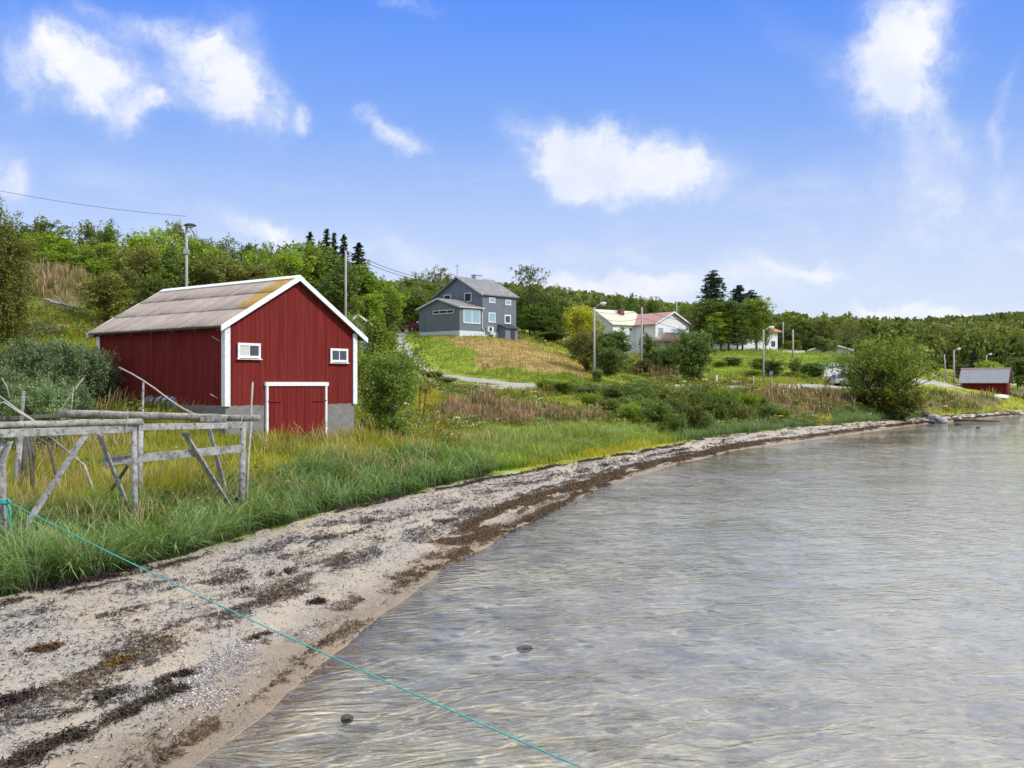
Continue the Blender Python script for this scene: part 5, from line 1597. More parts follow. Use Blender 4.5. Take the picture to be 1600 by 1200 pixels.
def log(pts, r0, r1, mat='log'):
    P = [RK(*p) for p in pts]
    n = 14; Q = []
    for i in range(n):
        t = i / (n - 1) * (len(P) - 1); k = min(int(t), len(P) - 2)
        Q.append(P[k].lerp(P[k + 1], t - k) + Vector((0, 0, random.uniform(-.012, .012))))
    return MB().tube(Q, [r0 + (r1 - r0) * i / (n - 1) + random.uniform(-.006, .006) for i in range(n)], 10).build('log', M[mat], rack, True)
log([(-80, 668, 20.0), (0, 664.5, 20.8), (221, 658, 23.2)], .082, .072)
log([(94, 646, 28.3), (250, 650.5, 27.6), (405, 653.5, 26.9)], .122, .08)
for (u, v0, v1, Y) in ((200, 650, 674, 23.0), (379, 648, 672, 26.5), (199, 640, 652, 27.8)):
    mbt = MB(); a, b = RK(u, v0, Y - .12), RK(u - 3, v1, Y - .12)
    mbt.tube([a, (a + b) / 2 + Vector((0, -.03, 0)), b], .012, 5)
    mbt.build('tie', M['dead'], rack)
MB().beam(RK(314, 655.5, 26.95), RK(331, 655.3, 26.95), .1, .115).build('block', M['log'], rack, bevel=.006)
MB().beam(RK(331.6, 655.3, 26.95), RK(353, 655.5, 26.9), .1, .12).build('block', M['timber'], rack, bevel=.006)
kn = RK(372.5, 782, 26.2)
MB().tube([kn + Vector((-.08, 0, -.1)), kn + Vector((-.06, -.04, .02)), kn + Vector((.02, -.06, .08)), kn + Vector((.09, -.03, .0)), kn + Vector((.05, 0, -.12))], [.03, .06, .07, .05, .03], 7).build('lashing', M['blackrub'], rack, True)

# loose poles and driftwood leaning about it
def stick(name, pts, r, mat, label, cat, foot=False):
    P = [at(*p) for p in pts]
    if foot: P[-1].z = gz(P[-1].x, P[-1].y) - .2
    o = P[-1].copy()
    ob_ = MB().tube([p - o for p in P], [r * (.75 + .25 * i / (len(P) - 1)) for i in range(len(P))], 7).build(name, M[mat], None, True, loc=o)
    return tag(ob_, label, cat)
stick('pole', [(395, 597, 27.6), (393, 628, 27.5), (392.5, 660, 27.4), (388, 720, 27.2), (384, 760, 27.2)], .034, 'dead', 'thin pale crooked pole standing at the right end of the rack', 'pole', True)
stick('post', [(224, 594, 30), (223, 650, 30), (222.5, 715, 30)], .042, 'timber', 'slim grey post behind the rack carrying the pale bent branch', 'post', True)
stick('branch', [(186, 574, 30.5), (204, 583, 30.2), (222, 593.5, 30), (242, 607, 29.4), (263.5, 623.6, 28.8), (285, 638, 28.2), (303, 647, 27.6), (330, 651, 27.2)], .028, 'dead', 'long pale bent branch sloping down onto the upper log', 'branch')
for pts, r, mt, lab in [([(-4, 616, 27), (18, 633, 26.9), (54, 658, 26.8)], .024, 'dead', 'pale stick lying over the back rail at the left edge'), ([(-6, 632, 26.4), (6, 628.5, 26.4), (30, 644, 26.5), (56, 660, 26.6)], .028, 'dead', 'kinked grey stick crossing the back post'),
                        ([(130, 591, 29), (112, 615, 28.9), (96, 640, 28.8), (84, 654, 28.8)], .026, 'log', 'mossy branch leaning up from the left end of the upper log'), ([(115, 604, 29.2), (113, 622, 29.1), (111, 646, 29)], .022, 'log', 'short upright twig beside the mossy branch'),
                        ([(2, 590, 29), (10, 603, 29), (16, 622, 29)], .016, 'dead', 'thin bleached twig in front of the grey green shrub')]:
    stick('branch', pts, r, mt, lab, 'branch')
for pts, r, lab in [([(42, 684, 26.5), (46, 700, 26.4), (54, 726, 26.2)], .05, 'dark dead branch hanging down below the left rail'), ([(57, 684, 26.6), (76, 694, 26.5), (99, 709, 26.4)], .04, 'dark branch running right below the left rail'),
                    ([(76, 681, 26.8), (108, 707, 26.5), (132, 727, 26.2), (158, 748, 26)], .035, 'long bare branch sloping down into the yellow grass'), ([(48, 684, 27), (52, 710, 26.8), (50, 735, 26.6)], .045, 'thick dark dead stem under the left rail')]:
    stick('dead_branch', pts, r, 'timber_dark' if r > .036 else 'log', lab, 'branch', True)

# the turquoise mooring rope: tied round the left post, out over the beach and down into the water
A, B = at(10, 783, 20.75), at(920, 1200, 11.2)
Cend = A + (B - A) * 1.12
pts = []
for i in range(40):
    t = i / 39
    p = A.lerp(Cend, t); p.z -= .10 * math.sin(math.pi * t)
    pts.append(p)
rp = MB().tube(pts, .0095, 6)
pc = at(5, 783, 20.9)
for k in range(3):
    rp.tube([Vector((pc.x + .105 * math.cos(a / 14 * 6.283), pc.y + .105 * math.sin(a / 14 * 6.283), pc.z - .03 + .028 * k)) for a in range(15)], .017, 6)
rp.tube([A + Vector((0, 0, 0)), A + Vector((.06, -.03, .035)), A + Vector((.09, -.05, -.01)), A + Vector((.04, -.05, -.05)), A], .024, 6)
rp.tube([A + Vector((.03, -.03, -.02)), A + Vector((.10, -.03, -.2)), A + Vector((.09, -.02, -.42)), A + Vector((.14, -.02, -.62))], [.022, .02, .012, .008], 6)
rp.tube([A + Vector((.0, -.05, 0)), A + Vector((.06, -.06, -.3)), A + Vector((.13, -.06, -.55)), A + Vector((.2, -.05, -.75))], .008, 5)
tag(rp.build('mooring_rope', M['rope'], None, True), 'taut turquoise rope running from the left rack post over the beach into the water', 'rope')

# grey drum and scrap by the boathouse wall
dp = at(262, 638, 41.6); dp.z = max(gz(dp.x, dp.y) + .34, dp.z)
drum = tag(empty('plastic_drum', dp, R(-28)), 'grey plastic drum with black hoops lying by the boathouse wall', 'drum')
MB().tube([(-.72, 0, 0), (-.66, 0, 0), (-.3, 0, 0), (0, 0, 0), (.35, 0, 0), (.66, 0, 0), (.72, 0, 0)], [.26, .36, .40, .41, .40, .36, .26], 18).build('body', M['plastic'], drum, True)
for x in (-.42, -.05, .30):
    MB().tube([(x - .035, 0, 0), (x - .03, 0, 0), (x + .03, 0, 0), (x + .035, 0, 0)], [.40, .43, .43, .40], 18).build('hoop', M['blackrub'], drum, True)
MB().tube([(.45, 0, 0), (.5, 0, 0), (.66, 0, 0), (.69, 0, 0)], [.38, .395, .375, .36], 18).build('blue_end', M['bluepl'], drum, True)
tp = at(236, 642, 42.3); tp.z = gz(tp.x, tp.y)
rg0 = np.random.default_rng(4)
tb_ = MB().tube([(-.5, 0, .1), (-.3, .02, .26), (0, -.02, .34), (.35, .03, .22), (.55, 0, .06)], [.06, .22, .3, .22, .05], 10)
tag(tb_.build('tarpaulin', M['bluepl'], None, True, loc=tp), 'crumpled blue grey tarpaulin on the ground left of the drum', 'tarpaulin')


# ------------------------------------------------------------------ poles, lamps, wires
def pole(name, u, vt, Y, r, label, cat, arm=None, lean=0.0, mat='polewood', head='arm'):
    x = (u - 800) / F * Y
    zg = gz(x, Y); top = CZ + (600 - vt) / F * Y - zg
    o = tag(empty(name, (x, Y, zg)), label, cat)
    MB().tube([(-lean, 0, -.5), (-lean * .5, 0, top * .5), (0, 0, top)], [r * 1.15, r, r * .85], 10).build('pole', M[mat], o, True)
    if arm:
        dx, dy, dz = arm
        if head == 'arm':
            MB().tube([(0, 0, top - .35), (dx * .25, dy * .25, top - .02 + dz * .5), (dx * .55, dy * .55, top + dz)], .04, 7).build('arm', M['galv'], o, True)
            h_ = MB()
            d = Vector((dx, dy, 0)).normalized(); s = Vector((-d.y, d.x, 0))
            b0 = Vector((dx * .5, dy * .5, top + dz)); L = Vector((dx, dy, 0)).length * .5 + .1
            h_.tube([b0, b0 + d * .1 + Vector((0, 0, .03)), b0 + d * L * .5 + Vector((0, 0, .06)), b0 + d * L * .92 + Vector((0, 0, .05)), b0 + d * L], [.05, .11, .15, .12, .03], 10)
            ho = h_.build('lamp_head', M['lampshell'], o, True)
            MB().tube([b0 + d * L * .3 + Vector((0, 0, -.10)), b0 + d * L * .6 + Vector((0, 0, -.13)), b0 + d * L * .85 + Vector((0, 0, -.09))], [.05, .09, .04], 8).build('lamp_glass', M['curtain'], ho, True)
        else:
            MB().tube([(0, 0, top - .5), (.06, 0, top - .1), (dx * .45, dy, top - .02), (dx, dy, top - .02)], .03, 6).build('arm', M['galv'], o, True)
            ho = MB().tube([(dx, dy, top + .13), (dx, dy, top + .08), (dx, dy, top - .02), (dx, dy, top - .05)], [.06, .3, .42, .40], 16).build('lamp_head', M['darkmetal'], o, True)
            MB().tube([(dx, dy, top - .05), (dx, dy, top - .15), (dx, dy, top - .2)], [.26, .22, .08], 12).build('lamp_glass', M['curtain'], ho, True)
            MB().box(-.16, -.16, top - 1.9, .16, .16, top - 1.6).build('junction_box', M['galv'], o)
    return Vector((x, Y, zg + top))


T_A = pole('street_lamp', 291.5, 352, 68, .095, 'grey lamp post with a flat disc lamp rising behind the big boathouse roof', 'street lamp', (.25, -.05, 0), head='disc')
T_B = pole('utility_pole', 540.3, 392, 84, .095, 'bare grey pole rising behind the boathouse gable', 'pole', lean=.02)
T_C = pole('street_lamp', 928.6, 480, 108, .115, 'tall grey lamp post with a curved arm at the road below the white house', 'street lamp', (1.15, -.1, .35))
T_D = pole('utility_pole', 1003, 480, 119, .12, 'bare wooden pole with wires in front of the white house', 'pole', lean=.1)
T_E = pole('street_lamp', 1193, 515, 116, .10, 'lamp post with an arm by the road in front of the lawn', 'street lamp', (1.1, 0, .2))
T_F = pole('utility_pole', 1223.6, 503, 185, .11, 'thin far pole beside the orange roofed house', 'pole')
T_G = pole('utility_pole', 1239, 515, 148, .13, 'bare pale pole standing on the lawn right of the orange roofed house', 'pole')
T_H = pole('street_lamp', 1440, 549, 156, .14, 'road lamp right of the big willow, with a slanting stay', 'street lamp', (.95, 0, .15))
T_I = pole('utility_pole', 1475.5, 553.5, 158, .11, 'leaning bare pole between two road lamps', 'pole', lean=-.28)
T_J = pole('street_lamp', 1490.5, 547, 158, .13, 'road lamp directly left of the small red boathouse', 'street lamp', (.95, 0, .15))
T_K = pole('street_lamp', 1541.5, 555, 172, .12, 'far road lamp half hidden by trees above the small boathouse', 'street lamp', (.8, 0, .15))
T_L = pole('flagpole', 1057.5, 473, 176, .06, 'thin white flagpole behind the white house', 'flagpole', mat='white')
T_M = pole('utility_pole', -150, 250, 62, .18, 'grey pole outside the left edge carrying the wire', 'pole') if False else Vector(at(-140, 268, 60))
stick('pole_stay', [(1439, 552, 152.2), (1436, 566, 152.2), (1433, 580, 152.2)], .06, 'polewood', 'slanting wooden stay propped against the road lamp by the big willow', 'pole stay', True)
bxs = [(T_D, .25)]


def wire(a, b, sag, label, r=.022):
    P = []
    for i in range(25):
        t = i / 24
        p = a.lerp(b, t); p.z -= sag * 4 * t * (1 - t)
        P.append(p)
    tag(MB().tube(P, r, 4, False).build('power_line', M['wire'], None), label, 'power line')


dn = lambda p, d: p - Vector((0, 0, d))
wire(T_M, dn(T_A, -.6) * 1.0, .35, 'overhead wire sloping down over the hill trees to the disc lamp post', .012)
wire(dn(T_A, .8), dn(T_B, .3), .5, 'overhead wire between the disc lamp post and the bare pole behind the boathouse', .016)
wire(dn(T_B, -.05), Vector(at(690, 437, 150)), .6, 'overhead wire from the bare pole towards the grey house', .028)
wire(dn(T_B, .25), Vector(at(690, 441, 150)), .6, 'lower overhead wire from the bare pole towards the grey house', .028)
wire(dn(T_C, .4), dn(T_D, .3), .4, 'upper wire between the tall lamp post and the bare wooden pole')
wire(dn(T_C, .9), dn(T_D, 1.2), .5, 'lower wire between the tall lamp post and the bare wooden pole')
wire(dn(T_D, .3), dn(T_E, .3), .5, 'upper wire from the bare wooden pole to the lamp by the lawn')
wire(dn(T_D, 1.2), dn(T_E, 1.2), .6, 'lower wire from the bare wooden pole to the lamp by the lawn')
wire(dn(T_E, .5), dn(T_G, .4), .5, 'wire from the lamp by the lawn to the pale pole on the lawn')
wire(dn(T_G, .4), dn(T_H, .3), 1.2, 'wire from the pale pole on the lawn to the road lamp by the willow')
wire(dn(T_H, .4), dn(T_I, .3), .4, 'wire between the road lamp by the willow and the leaning pole')
wire(dn(T_I, .2), dn(T_J, .5), .2, 'short wire between the leaning pole and the next road lamp')
wire(dn(T_J, .5), dn(T_K, .4), .8, 'wire from the road lamp by the small boathouse to the far lamp')


def stake(u, vt, vb, Y, r, mat, label, name='stake', cat='stake'):
    a = at(u, vt, Y); b = at(u, vb, Y); b.z = gz(b.x, b.y)
    return tag(MB().tube([a - b, (0, 0, -.2)], [r, r], 6).build(name, M[mat], None, loc=b), label, cat)


stake(1119.5, 586, 596, 112, .13, 'white', 'pale stubby marker in the pink herbs below the big round bush')
stake(1177.5, 587, 601, 113, .05, 'white', 'thin white marker stick at the roadside left of the lamp')
sgx = tag(empty('road_sign', (at(1205, 590, 114).x, 114, gz(at(1205, 590, 114).x, 114))), 'small blue sign on a post right of the lawn lamp', 'sign')
tz_ = CZ + (600 - 580) / F * 114 - sgx.location.z
MB().tube([(0, 0, -.2), (0, 0, tz_)], .04, 6).build('sign_post', M['galv'], sgx)
MB().box(-.2, -.06, tz_ - .4, .2, -.04, tz_ + .02).build('sign_plate', M['signblue'], sgx)
lw = at(1223, 557, 158); lwz = gz(lw.x, lw.y)
tag(MB().box(0, 0, -.6, 3.3, .25, max(.35, CZ + (600 - 553.5) / F * 158 - lwz)).build('garden_wall', M['white_clean'], None, loc=(lw.x, 158, lwz), rz=R(-8)), 'low white garden wall on the lawn crest by the pale pole', 'wall')
fx0 = at(1264, 560, 149)
fz0 = CZ + (600 - 563) / F * 149
fn = tag(empty('garden_fence', (fx0.x, 149, fz0)), 'light wooden rail fence above the white garage', 'fence')
for i in range(6):
    zq = -i * .17
    MB().box(i * .95, 0, zq - 1.6, i * .95 + .09, .09, zq + .55).build('post', M['timber'], fn)
for h_ in (.5, .1):
    MB().beam((0, .02, h_), (4.9, .02, h_ - .88), .05, .08).build('rail', M['timber'], fn)
# rusty dock plants
for n_, (u, lab) in enumerate(((654.5, 'left of two rusty brown dock stalks in the yellow grass'), (661, 'right of two rusty brown dock stalks in the yellow grass'))):
    b = at(u, 640, 55); b.z = gz(b.x, b.y)
    top = CZ + (600 - 604) / F * 55 - b.z
    P = [(0, 0, -.1), (.02, 0, top * .4), (.05 + .06 * n_, 0, top * .75), (.08 + .1 * n_, 0, top)]
    s_ = MB().tube(P, [.015, .02, .018, .006], 6)
    for k in range(40):
        t = random.uniform(.35, 1); q = Vector((.08 * t + .1 * n_ * t, 0, top * t)) + Vector((random.gauss(0, .035), random.gauss(0, .035), 0))
        s_.tube([q, q + Vector((random.gauss(0, .03), random.gauss(0, .03), .07))], [.028, .008], 5)
    tag(s_.build('dock_plant', M['rusty'], None, loc=b), lab, 'plant')


# ------------------------------------------------------------------ cars
def car(name, loc, rz, paint, label, L, Hh, wagon):
    o = tag(empty(name, loc, rz), label, 'car')
    W = 1.72
    if wagon: prof = [(-.5, .28), (-.5, .62), (-.49, .88), (-.44, 1.28), (-.38, 1.40), (.02, 1.42), (.08, 1.38), (.21, .96), (.44, .82), (.49, .66), (.5, .35)]
    else: prof = [(-.5, .30), (-.5, .70), (-.46, .95), (-.36, 1.36), (-.25, 1.46), (.02, 1.46), (.08, 1.42), (.24, .99), (.45, .84), (.49, .66), (.5, .35)]
    P = [(x * L, z * Hh / 1.46) for x, z in prof]
    # lofted body: side outline, sides leaning in above the belt line
    ny = [-1, -.94, 0, .94, 1]
    V = []; Fq = []
    n = len(P)
    for j, yy in enumerate(ny):
        for x, z in P:
            tuck = 1 - .20 * max(0, (z - .9) / .55)
            V.append((x * (1 if abs(yy) < 1 else .985), yy * W / 2 * tuck, z if abs(yy) < 1 else z - (.03 if z > .6 else -.02)))
    for j in range(len(ny) - 1):
        for i in range(n):
            Fq.append((j * n + i, j * n + (i + 1) % n, (j + 1) * n + (i + 1) % n, (j + 1) * n + i))
    m = MB(); m.add(V, Fq + [tuple(range(n)), tuple(range(5 * n - 1, 4 * n - 1, -1))])
    m.build('body', paint, o)
    zb, zt = .93 * Hh / 1.46, 1.34 * Hh / 1.46
    for s in (-1, 1):
        def yw(z): return s * (W / 2 * (1 - .20 * max(0, (z - .9) / .55)) + .004)
        xs = ([-.43, -.26, -.245, -.05, -.035, .15] if wagon else [-.40, -.24, -.225, -.04, -.025, .19])
        for a, b in ((0, 1), (2, 3), (4, 5)):
            xa, xb = xs[a] * L, xs[b] * L
            xbt = xb - (.085 * L if b == 5 else 0); xat = xa + (.04 * L if a == 0 else 0)
            MB().prism([(xa, yw(zb), zb), (xb, yw(zb), zb), (xbt, yw(zt), zt), (xat, yw(zt), zt)], (0, 0, 0), (0, s * .012, 0)).build('side_window', M['glass'], o)
    xf0, zf0, xf1, zf1 = P[6][0], P[6][1], P[7][0], P[7][1]
    MB().prism([(xf0 + .05, -.58, zf0 - .02), (xf0 + .05, .58, zf0 - .02), (xf1 - .03, .74, zf1 + .03), (xf1 - .03, -.74, zf1 + .03)], (0, 0, 0), (.02, 0, .02)).build('windscreen', M['glass'], o)
    xr0, zr0, xr1, zr1 = P[3][0], P[3][1], P[2][0], P[2][1]
    MB().prism([(xr0, -.56, zr0 - .02), (xr0, .56, zr0 - .02), (xr1, .70, zr1 + .04), (xr1, -.70, zr1 + .04)], (0, 0, 0), (-.02, 0, .02)).build('rear_window', M['glass'], o)
    for x in (-.31 * L, .31 * L):
        for s in (-1, 1):
            t_ = MB().tube([(x, s * (W / 2 - .2), .31), (x, s * (W / 2 - .17), .31), (x, s * (W / 2 + .0), .31), (x, s * (W / 2 + .02), .31)], [.28, .32, .32, .28], 18).build('wheel', M['blackrub'], o, True)
            MB().tube([(x, s * (W / 2 + .01), .31), (x, s * (W / 2 + .032), .31)], [.19, .17], 14).build('rim', M['galv'], t_)
    for s in (-1, 1):
        MB().box(.475 * L, s * .42, .58, .497 * L, s * .76, .74).build('headlight', M['lampshell'], o)
        MB().box(-.506 * L, s * .52, .66, -.49 * L, s * .80, .90).build('tail_light', M['redcar'], o)
    MB().box(-.515 * L, -.8, .32, -.49 * L, .8, .55).build('bumper', M['darkmetal'] if not wagon else paint, o)
    return o


cx, cy = (637 - 800) / F * 141, 141.0
car('parked_car', (cx, cy, gz(cx, cy) + .05), R(155), M['redcar'], 'dark red car parked at the top of the drive beside the grey house', 4.0, 1.48, False)
cx, cy = (1330 - 800) / F * 118, 118.0
car('parked_car', (cx, cy, gz(cx, cy) + .08), R(3), M['silvercar'], 'silver estate car on the road behind the big willow', 4.5, 1.45, True)


# ------------------------------------------------------------------ rocks, driftwood
def rock_mesh(seed, sx, sy, sz, ang=.25):
    rg = np.random.default_rng(seed)
    n, m = 14, 9
    V = [(0, 0, -1)]
    for i in range(1, m):
        ph = -math.pi / 2 + math.pi * i / m
        for k in range(n):
            a = 2 * math.pi * k / n
            V.append((math.cos(ph) * math.cos(a), math.cos(ph) * math.sin(a), math.sin(ph)))
    V.append((0, 0, 1)); V = np.array(V)
    for _ in range(9):           # facets: planes cut through the ball
        d = rg.normal(size=3); d /= np.linalg.norm(d); h = rg.uniform(.62, .9)
        k = V @ d
        V = V - np.outer(np.maximum(k - h, 0), d) * .95
    V = V * np.array([sx, sy, sz]) * (1 + rg.normal(size=(len(V), 1)) * .02)
    Fq = [(0, 1 + (k + 1) % n, 1 + k) for k in range(n)]
    for i in range(m - 2):
        for k in range(n):
            a = 1 + i * n; Fq.append((a + k, a + (k + 1) % n, a + n + (k + 1) % n, a + n + k))
    t = len(V) - 1; a = 1 + (m - 2) * n
    Fq += [(a + k, a + (k + 1) % n, t) for k in range(n)]
    me = bpy.data.meshes.new('rock'); me.from_pydata([tuple(v) for v in V], [], Fq); me.update()
    return me


def rock(u, v, Y, s, mat, label, seed, rz=0., z=None, name='rock'):
    p = at(u, v, Y)
    zz = gz(p.x, p.y) + s[2] * .45 if z is None else z
    tag(link_mesh(name, rock_mesh(seed, *s), M[mat], None, (p.x, p.y, zz), rz), label, 'rock')


rock(1459, 650, 111.5, (.75, .6, .5), 'rock', 'largest pale grey boulder at the foot of the big willow, on the beach edge', 1, .4)
rock(1446, 650, 112.5, (.55, .5, .5), 'darkrock', 'dark boulder left of the pale ones by the willow', 2)
rock(1472, 653, 110.5, (.75, .6, .5), 'rock', 'lower pale boulder sloping towards the sand by the willow', 3, 1.2)
rock(1455, 656, 109.5, (.45, .5, .28), 'darkrock', 'small dark stone in front of the pale boulders', 6)
rock(818, 1010, 16.3, (.16, .10, .06), 'darkrock', 'small dark weedy stone breaking the water in the middle of the bay', 4, .3, -.02)
rock(541, 1120, 12.9, (.10, .085, .07), 'darkrock', 'small brown stone just under the water near the beach', 5, .8, -.03)
rock(1497, 664, 105, (.35, .3, .2), 'darkrock', 'dark stone in the shallows below the drift log', 7, 0, .02)
rock(1528, 669, 97.5, (.22, .2, .13), 'darkrock', 'tiny dark stone farther out in the shallows', 8, 0, .02)
rock(1511, 668, 98.5, (.6, .25, .05), 'darkrock', 'flat dark patch of stone awash in the shallows', 9, 0, .01)
a, b = at(1490, 650.5, 116), at(1562, 657.5, 114.5)
a.z = gz(a.x, a.y) + .10; b.z = max(gz(b.x, b.y), 0) + .06
tag(MB().tube([a - b, (a - b) * .66 + Vector((0, 0, .05)), (a - b) * .33, Vector((0, 0, 0))], [.13, .12, .10, .07], 9).build('drift_log', M['timber_dark'], None, True, loc=b), 'dark drift log lying across the beach down to the water', 'log')
dh = at(1564, 620, 147); dh.z = gz(dh.x, dh.y)
bo = tag(empty('dinghy', dh, R(-15)), 'small white upturned dinghy in the grass in front of the small boathouse', 'boat')
hv, hf = [], []
for i in range(7):
    t = i / 6 * 2 - 1
    w_ = .5 * (1 - t * t * .75 if t > 0 else 1 - t * t * .25); h_ = .5 * (1 - .45 * t * t)
    for k in range(7):
        a_ = math.pi * k / 6
        hv.append((t * 1.1, math.cos(a_) * w_, math.sin(a_) * h_))
for i in range(6):
    for k in range(6): hf.append((i * 7 + k, i * 7 + k + 1, i * 7 + 8 + k, i * 7 + 7 + k))
hf += [tuple(range(7)), tuple(range(48, 41, -1))]
MB().add(hv, hf).build('hull', M['white_clean'], bo, True)
MB().beam((-1.05, 0, .43), (1.0, 0, .34), .06, .08).build('keel', M['palewall'], bo)
# fallen logs and a brush heap on the flowering slope
for (u0, v0, u1, v1, Y, r, lab) in ((70, 468, 104, 478, 62.5, .09, 'upper grey fallen log on the flowering slope'), (78, 472, 137, 485, 62, .075, 'long grey fallen log below the upper one on the slope'), (100, 475, 84, 461, 62.6, .045, 'short dead limb sticking up from the fallen logs')):
    a, b = at(u0, v0, Y), at(u1, v1, Y)
    a.z = max(a.z, gz(a.x, a.y) + r * .6); b.z = max(b.z, gz(b.x, b.y) + r * .6)
    tag(MB().tube([a - b, (a - b) * .5 + Vector((0, 0, .05)), Vector((0, 0, 0))], [r, r * .9, r * .7], 8).build('fallen_log', M['log'], None, True, loc=b), lab, 'log')
hp = at(58, 500, 58); hp.z = gz(hp.x, hp.y)
br = MB()
for k in range(170):
    p = Vector((random.gauss(0, .75), random.gauss(0, .5), abs(random.gauss(.3, .25))))
    d = Vector((random.gauss(0, 1), random.gauss(0, .6), random.gauss(0, .25))).normalized() * random.uniform(.4, 1.0)
    br.tube([p - d / 2, p + d / 2], [.022, .010], 4)
tag(br.build('brush_heap', M['timber_dark'], None, loc=hp), 'brown heap of cut brushwood on the slope beside the tall dark tree', 'brush heap', kind=None)


# ------------------------------------------------------------------ grass, herbs, wrack and shells (past counting)
BLADE = leafy('grass_blade', (1, 1, 1), (1, 1, 1), .35, True, .6, 0.0)
ROAD_LINES = [np.array([pu(470, 92), pu(560, 96), pu(680, 99), pu(820, 100), pu(940, 102), pu(1070, 106), pu(1200, 110), pu(1330, 118), pu(1430, 132), pu(1520, 150)]),
              np.array([pu(850, 101), pu(790, 102), pu(735, 103.5), pu(690, 106), pu(660, 109), pu(643, 114), pu(630, 122), pu(620, 131), pu(618, 139)])]


def local_in(x, y, org, rz, x0, x1, y0, y1):
    c, s = math.cos(rz), math.sin(rz)
    dx, dy = x - org[0], y - org[1]
    lx, ly = dx * c + dy * s, -dx * s + dy * c
    return (lx > x0) & (lx < x1) & (ly > y0) & (ly < y1)


def sow(n, ulo, uhi, ylo, yhi, seed, polys=None, tmin=1.12, jit=8, cond=None):
    rg = np.random.default_rng(seed)
    u = rg.uniform(ulo, uhi, n); y = np.exp(rg.uniform(math.log(ylo), math.log(yhi), n)); x = (u - 800) / F * y
    z, t = terr(x, y, True)
    k = t > tmin
    for L_ in ROAD_LINES: k &= np.abs(pl_dist(x, y, L_)) > 2.1
    k &= ~local_in(x, y, (-10.92, 39.0), BA, -.1, BW + .1, -.1, BL + .1)
    k &= ~local_in(x, y, (gx, gy), GA, -.2, GL, -.2, GW)
    x, y, z = x[k], y[k], z[k]
    if polys:
        uu, vv = uv_of(x, y, z, jit)
        m = np.zeros(len(x), bool)
        for p in polys: m |= poly_in(uu, vv, p)
        x, y, z = x[m], y[m], z[m]
    if cond is not None:
        m = cond(x, y, z); x, y, z = x[m], y[m], z[m]
    return np.stack([x, y, z], -1)


def blades(name, label, P, L, W, lean, cb, ct, seed, clump=.5, cvar=.25, headcol=None, head=0.0, arch=1.0, straw=.06):
    """P roots; L length range; W width at 20 m (grows slowly with distance); colours at base and tip"""
    rg = np.random.default_rng(seed)
    n = len(P)
    if n == 0: return
    dist = np.hypot(P[:, 0], P[:, 1])
    Lb = rg.uniform(*L, n) * (.45 + 1.1 * fbm(P[:, 0] * .8, P[:, 1] * .8, seed + 3, 2))
    wd = W * np.maximum(1, dist / 26) ** .9 * rg.uniform(.7, 1.3, n)
    # neighbours lean the same way
    base = fbm(P[:, 0] * clump, P[:, 1] * clump, seed, 2) * 12.6 + rg.normal(size=n) * .9
    ln = rg.uniform(*lean, n)
    hd = np.stack([np.cos(base), np.sin(base)], -1)
    sd_ = np.stack([-hd[:, 1], hd[:, 0]], -1)
    tw = rg.normal(size=n) * .5
    wv_ = np.stack([sd_[:, 0] * np.cos(tw) + hd[:, 0] * np.sin(tw), sd_[:, 1] * np.cos(tw) + hd[:, 1] * np.sin(tw)], -1)
    ts = (0, .38, .74, 1.0)
    wf = (.8, 1.0, .7 if head == 0 else 1 + head, 0)
    rows = []
    for t, f in zip(ts, wf):
        off = (ln * t ** 1.9 * Lb)[:, None] * hd
        zz = Lb * (t * np.sqrt(np.maximum(.12, 1 - (ln * .75) ** 2)) - arch * .32 * ln * t ** 3.0)
        c = np.concatenate([P[:, :2] + off, (P[:, 2] + zz - .02)[:, None]], -1)
        if f > 0:
            o2 = np.concatenate([wv_ * (wd * f * .5)[:, None], np.zeros((n, 1))], -1)
            rows += [c - o2, c + o2]
        else: rows.append(c)
    V = np.stack(rows, 1).reshape(-1, 3)
    b = np.arange(n)[:, None] * 7
    loops = np.concatenate([b + np.array([[0, 1, 3, 2]]), b + np.array([[2, 3, 5, 4]]), b + np.array([[4, 5, 6]])], 1).ravel()
    sizes = np.tile([4, 4, 3], n)
    v = rg.uniform(1 - cvar, 1 + cvar, n) * (.75 + .5 * fbm(P[:, 0] * .45, P[:, 1] * .45, seed + 9, 3))
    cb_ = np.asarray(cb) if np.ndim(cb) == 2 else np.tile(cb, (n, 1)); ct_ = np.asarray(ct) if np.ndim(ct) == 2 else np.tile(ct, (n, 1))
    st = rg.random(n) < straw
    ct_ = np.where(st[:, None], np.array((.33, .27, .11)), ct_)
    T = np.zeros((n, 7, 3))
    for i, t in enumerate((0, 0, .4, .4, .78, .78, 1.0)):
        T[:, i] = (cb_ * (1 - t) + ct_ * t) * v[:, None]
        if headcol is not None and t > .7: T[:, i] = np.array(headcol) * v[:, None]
    o = link_mesh(name, np_mesh(name, V, loops, BLADE, False, T.reshape(-1, 3), sizes), None)
    tag(o, label, name.replace('_', ' '), None, 'stuff')


